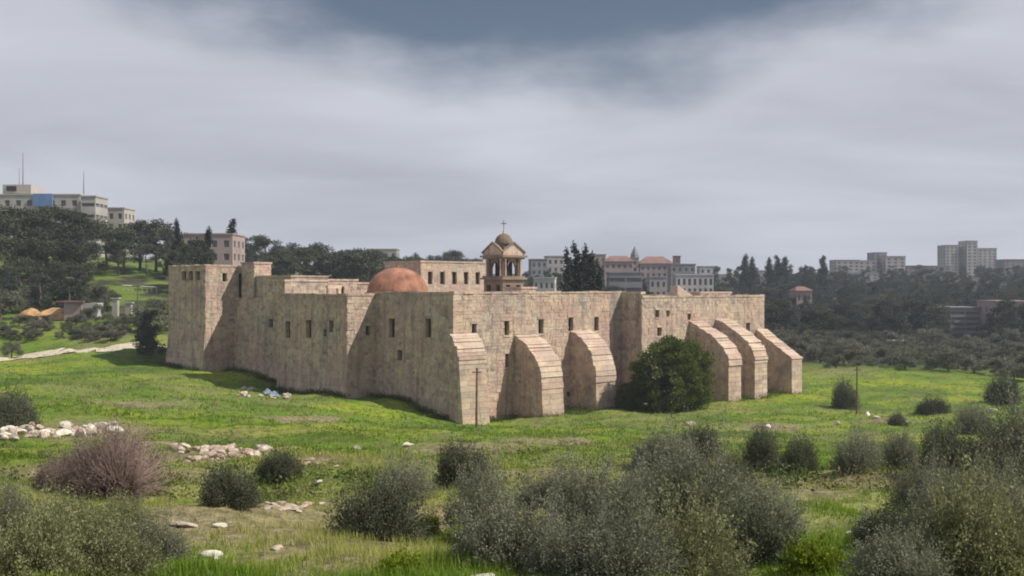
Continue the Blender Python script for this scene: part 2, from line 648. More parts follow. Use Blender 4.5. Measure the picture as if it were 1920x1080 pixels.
# bare, stony or parched spots of the meadow: (px, py, radius m)
BARE = [(100, 812, 6.0), (200, 822, 5.0), (370, 858, 3.2), (450, 852, 3.2), (560, 955, 1.6), (590, 870, 3.0), (1700, 905, 2.6), (1560, 915, 2.6), (1450, 925, 1.8),
        (760, 965, 1.6), (700, 985, 1.2), (420, 985, 1.6), (330, 900, 2.0), (60, 880, 2.5), (560, 1040, 1.0), (720, 1040, 1.0), (1000, 890, 2.0), (620, 1050, 1.2), (500, 1005, 1.5), (800, 1040, 0.9), (450, 1060, 0.8), (1050, 830, 4.0), (250, 760, 4.0), (560, 790, 4.0), (900, 830, 4.0), (1440, 800, 5.0), (1640, 790, 6.0)]
_bare = None


def dryness(X, Y):
    """0 lush green .. 1 parched"""
    global _bare
    if _bare is None:
        _bare = [(ground(a, b), r) for a, b, r in BARE]
    n = vnoise(X, Y, 5.0, 3, 5)
    v = ramp01(vnoise(X, Y, 9.0, 1, 5), 0.56, 0.72) * 0.75 * ramp01(np.asarray(Y), 110, 45)
    v = v + ramp01(vnoise(X, Y, 12.0, 8, 5), 0.52, 0.70) * 0.5
    for p, r in _bare:
        q = np.exp(-((X - p.x) ** 2 + ((Y - p.y) * 0.8) ** 2) / (r * r))
        v = np.maximum(v, ramp01(q + (n - 0.5) * 1.1, 0.25, 0.8))
    return np.clip(v, 0, 1)


def make_terrain():
    a = np.linspace(-1, 1, 321)
    xs = np.sinh(a * 5.2) / np.sinh(5.2) * 1100
    ys1 = np.concatenate([np.linspace(-60, 6, 34), np.linspace(6.3, 40, 110), np.linspace(40.8, 190, 190), np.linspace(193, 480, 60), np.geomspace(490, 1300, 22)])
    XX, YY = np.meshgrid(xs, ys1)
    # fan out so that the cells stay small in front of the viewer
    ZZ = height(XX, YY)
    v = np.stack([XX, YY, ZZ], -1).reshape(-1, 3)
    ny, nx = XX.shape
    i = np.arange(ny - 1)[:, None] * nx + np.arange(nx - 1)[None]
    q = np.stack([i, i + 1, i + nx + 1, i + nx], -1).reshape(-1, 4)
    me = np_mesh('ground', v, q, np.zeros(len(q)), [M['ground']])
    me.polygons.foreach_set('use_smooth', np.ones(len(q), dtype=bool))
    at_ = me.attributes.new('dry', 'FLOAT', 'POINT')
    at_.data.foreach_set('value', dryness(v[:, 0], v[:, 1]).astype(np.float32))
    o = link('ground', me)
    tag(o, 'green grassy slope and valley floor with dry tan patches', 'ground', kind='structure')


make_terrain()


def make_path():
    pts = [ground(x, y) for x, y in ((-260, 686), (-120, 681), (40, 669), (110, 662), (180, 656), (255, 650), (300, 646))]
    mb = MB()
    P = []
    for a, b in zip(pts[:-1], pts[1:]):
        for k in range(10):
            P.append(a.lerp(b, k / 10))
    for a, b in zip(P[:-1], P[1:]):
        d = (b - a)
        n = Vector((-d.y, d.x, 0)).normalized()

        def q(p, w, dz=0.10):
            x, y = p.x + n.x * w, p.y + n.y * w
            return (x, y, gz(x, y) + dz)
        for w0, w1 in ((-2.3, -0.8), (-0.8, 0.8), (0.8, 2.3)):
            mb.poly([q(a, w0), q(b, w0), q(b, w1), q(a, w1)])
    o = mb.build('path', M['path'])
    tag(o, 'pale gravel track leading to the left tower of the monastery', 'path', kind='structure')


make_path()

# ------------------------------------------------------------------ the monastery
A0 = Vector((-6.25, 117.0))
U = Vector((0.733, 0.680))
U.normalize()
V = Vector((-U.y, U.x))


def st(s, t, z=0.0):
    p = A0 + U * s + V * t
    return Vector((p.x, p.y, z))


def ray_s(px, s):
    """t of the point seen at column px on the plane s = const"""
    k = (px - 960) / F
    o = A0 + U * s
    return (k * o.y - o.x) / (V.x - k * V.y)


def ray_t(px, t):
    k = (px - 960) / F
    o = A0 + V * t
    return (k * o.y - o.x) / (U.x - k * U.y)


def zat(py, Y):
    return CAMZ - (py - 540) / F * Y


mon = thing('monastery', (A0.x, A0.y, gz(A0.x, A0.y)), 'sprawling old stone monastery with buttressed walls, red dome and small bell tower in the meadow', 'monastery')

WIN_MESH = {}


def window_part(parent, P, e, n, w, h, root=None, frame=True, pane='pane'):
    """a dark slit: pane with a thin frame, lying inside its reveal; P is its lower left corner on the pane's plane"""
    mb = MB()
    up = Vector((0, 0, 1))
    mb.box(P, e * w, up * h, n * 0.04)
    o = mb.build('window', M[pane], parent)
    if frame:
        fb = MB()
        t = min(0.09, w * 0.14)
        q = P + n * 0.043
        fb.box(q, e * t, up * h, n * 0.05)
        fb.box(q + e * (w - t), e * t, up * h, n * 0.05)
        fb.box(q + e * t, e * (w - 2 * t), up * t, n * 0.05)
        fb.box(q + e * t + up * (h - t), e * (w - 2 * t), up * t, n * 0.05)
        f = link('frame', fb.mesh('frame', M['frame'], ORIGIN[parent.name]), o)
    return o


def facade(mb, P, e, n, Lw, z0, z1, ops, depth, tint=0.4):
    """wall sheet with openings cut out and their reveals; P at wall start, ops = (a0, a1, za, zb)"""
    xs = sorted({0.0, Lw} | {o[0] for o in ops} | {o[1] for o in ops})
    zs = sorted({z0, z1} | {o[2] for o in ops} | {o[3] for o in ops})

    def pt(a, z, d=0.0):
        q = P + e * a + n * d
        return (q.x, q.y, z)
    for i in range(len(xs) - 1):
        for j in range(len(zs) - 1):
            ca, cz = (xs[i] + xs[i + 1]) / 2, (zs[j] + zs[j + 1]) / 2
            if any(o[0] < ca < o[1] and o[2] < cz < o[3] for o in ops):
                continue
            mb.poly([pt(xs[i], zs[j]), pt(xs[i + 1], zs[j]), pt(xs[i + 1], zs[j + 1]), pt(xs[i], zs[j + 1])], tint)
    for (a0, a1, za, zb) in ops:
        mb.poly([pt(a0, za), pt(a0, zb), pt(a0, zb, -depth), pt(a0, za, -depth)], tint)
        mb.poly([pt(a1, za), pt(a1, za, -depth), pt(a1, zb, -depth), pt(a1, zb)], tint)
        mb.poly([pt(a0, zb), pt(a1, zb), pt(a1, zb, -depth), pt(a0, zb, -depth)], tint)
        mb.poly([pt(a0, za), pt(a0, za, -depth), pt(a1, za, -depth), pt(a1, za)], tint)


def courses(mb, P, e, n, Lw, z0, z1, ops, rng, lim=None, hgt=0.40, lmin=0.35, lmax=1.0, proud=0.03):
    """squared stones in uneven courses, joints left open between them"""
    z = z0
    while z < z1 - 0.08:
        h = min(hgt * rng.uniform(0.8, 1.2), z1 - z)
        rowlim = Lw if lim is None else lim(z + h * 0.7)
        a = -rng.uniform(0, 0.5)
        while a < rowlim:
            l = rng.uniform(lmin, lmax)
            a0, a1 = max(a, 0.0), min(a + l, rowlim)
            a += l
            if a1 - a0 < 0.12:
                continue
            segs = [(a0, a1)]
            for o in ops:
                if o[2] < z + h and o[3] > z:
                    new = []
                    for (b0, b1) in segs:
                        if o[1] <= b0 or o[0] >= b1:
                            new.append((b0, b1))
                        else:
                            if o[0] - b0 > 0.1:
                                new.append((b0, o[0]))
                            if b1 - o[1] > 0.1:
                                new.append((o[1], b1))
                    segs = new
            for (b0, b1) in segs:
                g = 0.012
                d = proud * rng.uniform(0.1, 2.4)
                q = P + e * (b0 + g)
                if rng.random() < 0.03:
                    continue
                mb.box((q.x, q.y, z + g), e * (b1 - b0 - 2 * g), Vector((0, 0, h - 2 * g)), n * d, min(1.0, max(0.0, rng.gauss(0.48, 0.27))), True)
        z += h


SR = random.Random(3)
V3 = lambda v: Vector((v.x, v.y, 0.0))
U3, V3v = V3(U), V3(V)


def wall(p0, p1, n, z0, z1, ops=(), name='wall', coping=True, mat='stone', label=None, depth=0.55, hgt=0.40):
    """one stretch of outer wall between two plan points (s, t), n its outward direction"""
    P0, P1 = st(*p0), st(*p1)
    e = (P1 - P0)
    Lw = e.length
    e.normalize()
    mb = MB()
    facade(mb, P0, e, n, Lw, z0, z1, ops, depth)
    th = 0.8
    c = P0 - n * th
    mb.poly([(c.x, c.y, z1), (P0.x, P0.y, z1), (P1.x, P1.y, z1), ((P1 - n * th).x, (P1 - n * th).y, z1)])
    o = mb.build(name, M[mat], mon)
    if label:
        o['label'] = label
    sb = MB()
    courses(sb, P0, e, n, Lw, z0, z1, ops, SR, hgt=hgt)
    mo = link('masonry', sb.mesh('masonry', M[mat], ORIGIN[mon.name]), o, kind='stuff')
    for (a0, a1, za, zb) in ops:
        q = P0 + e * a0 - n * (depth - 0.02)
        q.z = za
        window_part(o, q, e, n, a1 - a0, zb - za)
        # a sill and a lintel stone, a little proud of the wall
        for zz, hh in ((za - 0.2, 0.2), (zb, 0.28)):
            lb = MB()
            q2 = P0 + e * (a0 - 0.18)
            lb.box((q2.x, q2.y, zz), e * (a1 - a0 + 0.36), Vector((0, 0, hh)), n * 0.085, SR.random())
            link('sill' if zz < za else 'lintel', lb.mesh('lintel', M[mat], ORIGIN[mon.name]), o)
    if coping:
        a = 0.0
        while a < Lw - 0.05:
            l = min(SR.uniform(1.1, 1.9), Lw - a)
            cb = MB()
            q = P0 + e * (a + 0.015) - n * 0.75
            cb.box((q.x, q.y, z1 + 0.005), e * (l - 0.03), Vector((0, 0, 0.2 + SR.uniform(0, 0.12))), n * (0.84 + SR.uniform(0, 0.03)), SR.random())
            link('coping_stone', cb.mesh('coping_stone', M[mat], ORIGIN[mon.name]), o)
            a += l
    return o


def slit_t(px, py, s, p0t, wpx, hpx, sign=1):
    """opening on a plane s = const given by its photo size; returns (a0, a1, za, zb) measured from t = p0t along +t"""
    t = ray_s(px, s)
    q = st(s, t)
    w = abs(ray_s(px + wpx / 2, s) - ray_s(px - wpx / 2, s))
    h = hpx / F * q.y
    zc = zat(py, q.y)
    return (sign * (t - p0t) - w / 2, sign * (t - p0t) + w / 2, zc - h / 2, zc + h / 2)


def slit_s(px, py, t, p0s, wpx, hpx):
    s = ray_t(px, t)
    q = st(s, t)
    w = abs(ray_t(px + wpx / 2, t) - ray_t(px - wpx / 2, t))
    h = hpx / F * q.y
    zc = zat(py, q.y)
    return (s - p0s - w / 2, s - p0s + w / 2, zc - h / 2, zc + h / 2)


S1 = 26.9       # where the right block steps forward
PJ = 3.26
S2 = 52.6
TB = 14.0
QC = 4.0
TD = 29.0
TF = 47.0
QF = 4.4
TG = 58.0
ZB = -2.5
# right (sunlit) side
ZA = 13.85
wall((0, 0), (S1, 0), -V3v, ZB, ZA, [slit_s(*a) for a in ((889, 620, 0, 0, 9, 26), (950, 615, 0, 0, 9, 27), (1014, 612, 0, 0, 9, 27), (1070, 608, 0, 0, 9, 26),
                                                       (1118, 607, 0, 0, 8, 26), (951, 676, 0, 0, 8, 26), (1067, 739, 0, 0, 8, 10))],
     label='long sunlit wall with a row of narrow slit windows')
wall((S1, -PJ), (S1, 0.6), -U3, ZB, 13.75, label='narrow shaded return of the wall beside the green bush')
wall((S1, -PJ), (S2, -PJ), -V3v, ZB, 13.3, [slit_s(*a) for a in ((1232, 588, -PJ, S1, 7, 14), (1252, 588, -PJ, S1, 6, 12), (1292, 594, -PJ, S1, 6, 12),
                                                              (1236, 622, -PJ, S1, 8, 16), (1402, 613, -PJ, S1, 7, 16))],
     label='sunlit projecting wall carrying three tall buttresses')
wall((S2, -PJ), (S2, 40), U3, ZB, 13.3)
# left (shaded) side
wall((0, 0), (0, TB), -U3, ZB, ZA, [slit_t(*a) for a in ((735, 615, 0, 0, 11, 36), (803, 615, 0, 0, 11, 36), (750, 666, 0, 0, 9, 20))],
     label='shaded wall with two tall slit windows')
wall((-QC, TB), (0.6, TB), -V3v, ZB, 13.6, [slit_s(690, 620, TB, -QC, 9, 18)], label='narrow return wall half in sun, with one small window')
wall((-QC, TB), (-QC, TD), -U3, ZB, 13.55, [slit_t(*a) for a in ((540, 618, -QC, TB, 9, 32), (579, 617, -QC, TB, 10, 34), (621, 612, -QC, TB, 8, 22),
                                                               (610, 624, -QC, TB, 6, 14))],
     label='shaded projecting wall with four slit windows')
wall((-QC, TD), (0.6, TD), V3v, ZB, 13.5)
wall((0, TD), (0, TF), -U3, ZB, 12.9, [slit_t(508, 606, 0, TD, 8, 16)], label='recessed shaded wall between the tower and the projecting block')
# left tower
wall((-QF, TF), (0.6, TF), -V3v, ZB, 17.4, [slit_s(421, 520, TF, -QF, 8, 16)], label='tower side half in sun with one small window')
wall((-QF, TF), (-QF, TG), -U3, ZB, 17.4, [slit_t(*a) for a in ((345, 517, -QF, TF, 8, 17), (358, 517, -QF, TF, 8, 17), (371, 517, -QF, TF, 8, 17))],
     label='shaded tower front with three small windows in a row')
wall((-QF, TG), (8, TG), V3v, ZB, 17.4)
wall((3.5, TF), (3.5, TG), U3, 12.5, 17.4, coping=True)


def roof(poly, z, name='roof'):
    mb = MB()
    mb.poly([tuple(st(s, t, z)) for (s, t) in poly])
    return mb.build(name, M['roof_slab'], mon)


def ccw(p):
    return p


roof([(0.3, 0.3), (S1 + 0.3, 0.3), (S1 + 0.3, -PJ + 0.3), (S2 - 0.3, -PJ + 0.3), (S2 - 0.3, 40), (8, 57.5), (0.3, 57.5)], 12.78)
roof([(-QC + 0.3, TB + 0.3), (0.31, TB + 0.3), (0.31, TD - 0.3), (-QC + 0.3, TD - 0.3)], 12.9)
roof([(-QF + 0.3, TF + 0.3), (3.4, TF + 0.3), (3.4, TG - 0.3), (-QF + 0.3, TG - 0.3)], 16.6)


# battered feet of the left walls and of the corner
def batter(p0, p1, n, out, ztop, name='batter', zb=ZB):
    P0, P1 = st(*p0), st(*p1)
    e = (P1 - P0)
    Lw = e.length
    e.normalize()
    mb = MB()
    rows = 9
    for k in range(rows):
        za = zb + (ztop - zb) * k / rows
        zc = zb + (ztop - zb) * (k + 1) / rows
        da = out * (1 - k / rows) ** 1.2 + 0.05
        dc = out * (1 - (k + 1) / rows) ** 1.2 + 0.05
        a = 0.0
        while a < Lw - 0.05:
            l = min(SR.uniform(0.6, 1.4), Lw - a)
            q0, q1 = P0 + e * (a + 0.015), P0 + e * (a + l - 0.015)
            j = SR.uniform(-0.03, 0.03)
            b = [(q0.x, q0.y, za), (q1.x, q1.y, za), (q1.x, q1.y, zc), (q0.x, q0.y, zc)]
            f = []
            for (q, z, d) in ((q0, za + 0.015, da), (q1, za + 0.015, da), (q1, zc - 0.015, dc), (q0, zc - 0.015, dc)):
                w = q + n * (d + j)
                f.append((w.x, w.y, z))
            mb.mesh_from(b + f, [(4, 5, 6, 7), (0, 1, 5, 4), (1, 2, 6, 5), (2, 3, 7, 6), (3, 0, 4, 7)], SR.random())
            a += l
    mb.build(name, M['stone'], mon, kind='stuff')


batter((-QF, TF - 0.0), (-QF, TG), -U3, 1.2, 8.5)
batter((-QC, TB - 0.0), (-QC, TD), -U3, 0.5, 5.0)


# quoins up the front corner
z = 0.0
k = 0
while z < ZA - 0.3:
    h = SR.uniform(0.5, 0.62)
    la, lb_ = (1.15, 0.6) if k % 2 else (0.6, 1.15)
    qb = MB()
    c = st(-0.10, -0.10, z + 0.012)
    qb.box(c, U3 * la, V3v * lb_, Vector((0, 0, h - 0.024)), SR.random())
    link('quoin', qb.mesh('quoin', M['stone'], ORIGIN[mon.name]), mon)
    z += h
    k += 1


PROF = [(1.0, 0.0), (0.985, 0.14), (0.945, 0.27), (0.88, 0.39), (0.79, 0.50), (0.66, 0.61), (0.50, 0.725), (0.33, 0.83), (0.16, 0.92), (0.0, 1.0)]
PROF_STEEP = [(1.0, 0.0), (0.985, 0.12), (0.965, 0.22), (0.935, 0.32), (0.89, 0.42), (0.83, 0.52), (0.74, 0.62), (0.62, 0.72), (0.46, 0.82), (0.25, 0.92), (0.0, 1.0)]
PROF_STRAIGHT = [(1.0, 0.0), (0.97, 0.07), (0.9, 0.15), (0.8, 0.25), (0.65, 0.39), (0.5, 0.53), (0.35, 0.67), (0.18, 0.83), (0.0, 1.0)]


def buttress(s0, s1, tw, p, zf, zt, label, prof=PROF, lean=0.0):
    root = mon
    n = -V3v
    pts = [(p * d, zf + (zt - zf) * f) for d, f in prof]
    outline = [(0.0, ZB), (p + lean, ZB)] + pts
    mb = MB()

    def P(s, d, z):
        return tuple(st(s, tw - d, z))
    L_ = [P(s0, d, z) for d, z in outline]
    R_ = [P(s1, d, z) for d, z in outline]
    mb.poly(L_[::-1], 0.3)
    mb.poly(R_, 0.3)
    for i in range(1, len(outline) - 1):
        mb.poly([L_[i], R_[i], R_[i + 1], L_[i + 1]][::-1], 0.3)
    o = mb.build('buttress', M['stone'], mon)
    o['label'] = label
    w = s1 - s0
    # stones up the front face
    z = -0.6
    k = 0
    while z < zf - 0.1:
        h = min(SR.uniform(0.5, 0.66), zf - z)
        cuts = [0.0, w * SR.uniform(0.35, 0.62), w] if k % 2 else [0.0, w * SR.uniform(0.25, 0.36), w * SR.uniform(0.62, 0.72), w]
        for a, b in zip(cuts[:-1], cuts[1:]):
            q = MB()
            off = lean * max(0.0, 1 - (z - ZB) / (zf - ZB)) + SR.uniform(0.0, 0.03)
            c = st(s0 + a + 0.015 - (0.03 if a == 0 else 0), tw - p + 0.1, z + 0.014)
            q.box(c, U3 * (b - a - 0.03 + (0.03 if a == 0 else 0)), Vector((0, 0, h - 0.028)), n * (0.17 + off), SR.random())
            link('stone', q.mesh('stone', M['stone_clean'], ORIGIN[mon.name]), o)
        z += h
        k += 1
    # coping stones stepping up the sloping back
    for (d0, z0), (d1, z1) in zip(pts[:-1], pts[1:]):
        m = 2 if math.hypot(d1 - d0, z1 - z0) > 0.75 else 1
        for i in range(m):
            da, db = d0 + (d1 - d0) * i / m, d0 + (d1 - d0) * (i + 1) / m
            za, zb = z0 + (z1 - z0) * i / m, z0 + (z1 - z0) * (i + 1) / m
            nx, nz = (zb - za), (da - db)
            ln = math.hypot(nx, nz)
            nx, nz = nx / ln, nz / ln
            th = 0.08 + SR.uniform(0, 0.2)
            q = MB()
            ex = SR.uniform(0.0, 0.14)
            a3 = Vector(P(s0 - ex, da, za + 0.012))
            b3 = Vector(P(s0 - ex, db, zb - 0.012))
            nn = n * nx + Vector((0, 0, nz))
            q.box(a3 - nn * 0.25, U3 * (w + 2 * ex), b3 - a3, nn * (0.25 + th), SR.random())
            link('coping_stone', q.mesh('coping_stone', M['stone_clean'], ORIGIN[mon.name]), o)
    # masonry of the shaded flank
    sb = MB()

    def lim(zz):
        if zz <= zf:
            return p - 0.1
        for (d0, z0), (d1, z1) in zip(pts[:-1], pts[1:]):
            if z0 <= zz <= z1:
                return max(0.0, d0 + (d1 - d0) * (zz - z0) / (z1 - z0) - 0.15)
        return 0.0
    courses(sb, st(s0, tw, 0), n, -U3, p, ZB, zt - 0.3, (), SR, lim=lim)
    sb2 = MB()
    courses(sb2, st(s1, tw, 0), n, U3, p, ZB, zt - 0.3, (), SR, lim=lim)
    link('masonry', sb.mesh('masonry', M['stone'], ORIGIN[mon.name]), o, kind='stuff')
    link('masonry', sb2.mesh('masonry', M['stone'], ORIGIN[mon.name]), o, kind='stuff')


buttress(8.9, 12.2, 0, 4.3, 3.4, 9.0, 'broad curved buttress next to the front corner', PROF_STEEP, 0.35)
buttress(17.9, 21.2, 0, 4.0, 3.6, 9.4, 'curved buttress between the green bush and the broad buttress', PROF_STEEP, 0.2)
buttress(36.1, 38.7, -PJ, 6.0, 4.9, 10.1, 'tall sloping buttress rising out of the green bush')
buttress(41.5, 44.2, -PJ, 6.1, 5.0, 10.4, 'middle one of the three tall sloping buttresses')
buttress(50.6, 53.0, -PJ, 5.6, 5.0, 8.7, 'end buttress with a straight slope at the far corner', PROF_STRAIGHT)
# low battered mass at the front corner
buttress(-0.55, 3.2, 0, 1.5, 6.4, 9.5, 'low battered buttress at the front corner', PROF, 0.9)

# dome on its low drum
dome_c = st(9.5, 22.5)
mb = MB()
mb.cyl(dome_c, 4.05, 4.05, 12.7, 13.75, 32)
mb.cyl(dome_c, 4.2, 4.2, 13.755, 13.92, 32)
drum = mb.build('drum', M['stone'], mon)
mb = MB()
rings, seg = 14, 40
prev = None
R_, H_ = 3.85, 3.2
pv = []
for i in range(rings + 1):
    a = math.pi / 2 * i / rings
    pv.append([(dome_c.x + R_ * math.cos(a) * math.cos(2 * math.pi * k / seg), dome_c.y + R_ * math.cos(a) * math.sin(2 * math.pi * k / seg),
                13.9 + H_ * math.sin(a) ** 0.95) for k in range(seg)])
for i in range(rings):
    for k in range(seg):
        mb.poly([pv[i][k], pv[i][(k + 1) % seg], pv[i + 1][(k + 1) % seg], pv[i + 1][k]])
dome = mb.build('dome', M['dome'], mon)
dome['label'] = 'low terracotta red dome'
fb = MB()
fb.cyl(dome_c, 0.22, 0.12, 17.05, 17.4, 10)
link('finial', fb.mesh('finial', M['dome'], ORIGIN[mon.name]), dome)


def block(s0, s1, t0, t1, z0, z1, ops_s=(), ops_u=(), name='wing', label=None, mat='stone', roofm='roof_slab', para=0.25):
    """a storey standing on the roof: four walls with openings in the two seen sides"""
    mb = MB()
    facade(mb, st(s0, t0), U3, -V3v, s1 - s0, z0, z1, ops_s, 0.4)
    facade(mb, st(s0, t1), -V3v, -U3, t1 - t0, z0, z1, ops_u, 0.4)
    facade(mb, st(s1, t1), -U3, V3v, s1 - s0, z0, z1, (), 0.4)
    facade(mb, st(s1, t0), V3v, U3, t1 - t0, z0, z1, (), 0.4)
    o = mb.build(name, M[mat], mon)
    if label:
        o['label'] = label
    rb = MB()
    rb.poly([tuple(st(s, t, z1 - 0.02)) for s, t in ((s0, t0), (s1, t0), (s1, t1), (s0, t1))])
    link('roof', rb.mesh('roof', M[roofm], ORIGIN[mon.name]), o)
    sb = MB()
    courses(sb, st(s0, t0), U3, -V3v, s1 - s0, z0, z1, ops_s, SR, hgt=0.4, proud=0.025)
    courses(sb, st(s0, t1), -V3v, -U3, t1 - t0, z0, z1, ops_u, SR, hgt=0.4, proud=0.025)
    link('masonry', sb.mesh('masonry', M[mat], ORIGIN[mon.name]), o, kind='stuff')
    for (a0, a1, za, zb) in ops_s:
        q = st(s0 + a0, t0 + 0.38, za)
        window_part(o, q, U3, -V3v, a1 - a0, zb - za)
    for (a0, a1, za, zb) in ops_u:
        q = st(s0 + 0.38, t1 - a0, za)
        window_part(o, q, -V3v, -U3, a1 - a0, zb - za)
    pb = MB()
    g = 0.12
    for (a, b, c, d) in ((s0 - g, s1 + g, t0 - g, t0 + 0.3), (s0 - g, s0 + 0.3, t0 + 0.3, t1 + g), (s1 - 0.3, s1 + g, t0 + 0.3, t1 + g), (s0 + 0.3, s1 - 0.3, t1 - 0.3, t1 + g)):
        pb.box(st(a, c, z1 + 0.003), U3 * (b - a), V3v * (d - c), Vector((0, 0, para)), SR.random())
    link('cornice', pb.mesh('cornice', M[mat], ORIGIN[mon.name]), o)
    return o


block(15.2, 27.2, 25.0, 33.0, 12.7, 17.9, [(1.2 + k * 2.1, 2.0 + k * 2.1, 15.0, 16.7) for k in range(5)], [(1.5, 2.2, 15.0, 16.5), (4.5, 5.2, 15.0, 16.5)], 'wing',
      'upper wing with a row of five windows beside the bell tower', 'stone_clean')
block(-3.6, 2.6, 28.0, 33.0, 12.7, 15.3, (), (), 'upper_wall', 'highest sandy step of the roof storey')
block(2.65, 7.2, 28.05, 32.0, 12.7, 15.4, [(1.6, 2.5, 13.2, 14.7)], (), 'upper_wall', 'middle sandy step of the roof storey')
block(7.25, 11.3, 28.1, 32.0, 12.7, 15.0, (), (), 'upper_wall', 'low sandy step of the roof storey next to the dome')
block(0.7, 3.3, 43.0, 46.4, 12.7, 17.8, (), (), 'upper_wall', 'narrow turret like storey beside the left tower')
block(0.95, 6.5, 34.0, 42.8, 12.7, 15.9, (), [(2.0, 2.8, 13.6, 15.0), (6.0, 6.8, 13.6, 15.0)], 'upper_wall', 'shaded roof storey between the tower and the sandy steps')
block(17.5, 20.0, 8.0, 11.0, 12.7, 14.4, (), (), 'roof_hut', 'little hut on the roof behind the long sunlit wall')
# roof parapet bell arch
mb = MB()
for a in (-0.9, 0.55):
    mb.box(st(1.0 + a, 24.0, 12.75), U3 * 0.4, V3v * 0.5, Vector((0, 0, 1.7)), SR.random())
mb.box(st(0.0, 24.0, 14.45), U3 * 2.05, V3v * 0.5, Vector((0, 0, 0.4)), SR.random())
mb.build('roof_arch', M['stone_clean'], mon)
# stair rising on the roof of the right block
mb = MB()
for k in range(9):
    mb.box(st(44.0 - k * 0.45, 2.0, 12.75), U3 * 0.44, V3v * 1.2, Vector((0, 0, 0.45 + 0.2 * k)), SR.random())
o = mb.build('roof_stair', M['stone_clean'], mon)
o['label'] = 'pale stair climbing over the roof of the right block'
block(44.6, 51.6, 1.5, 7.0, 12.7, 13.75, (), (), 'roof_storey', 'low pink walled storey on the right block', 'stone_clean')

# bell tower
BTs, BTt, BH = 22.8, 17.0, 1.85


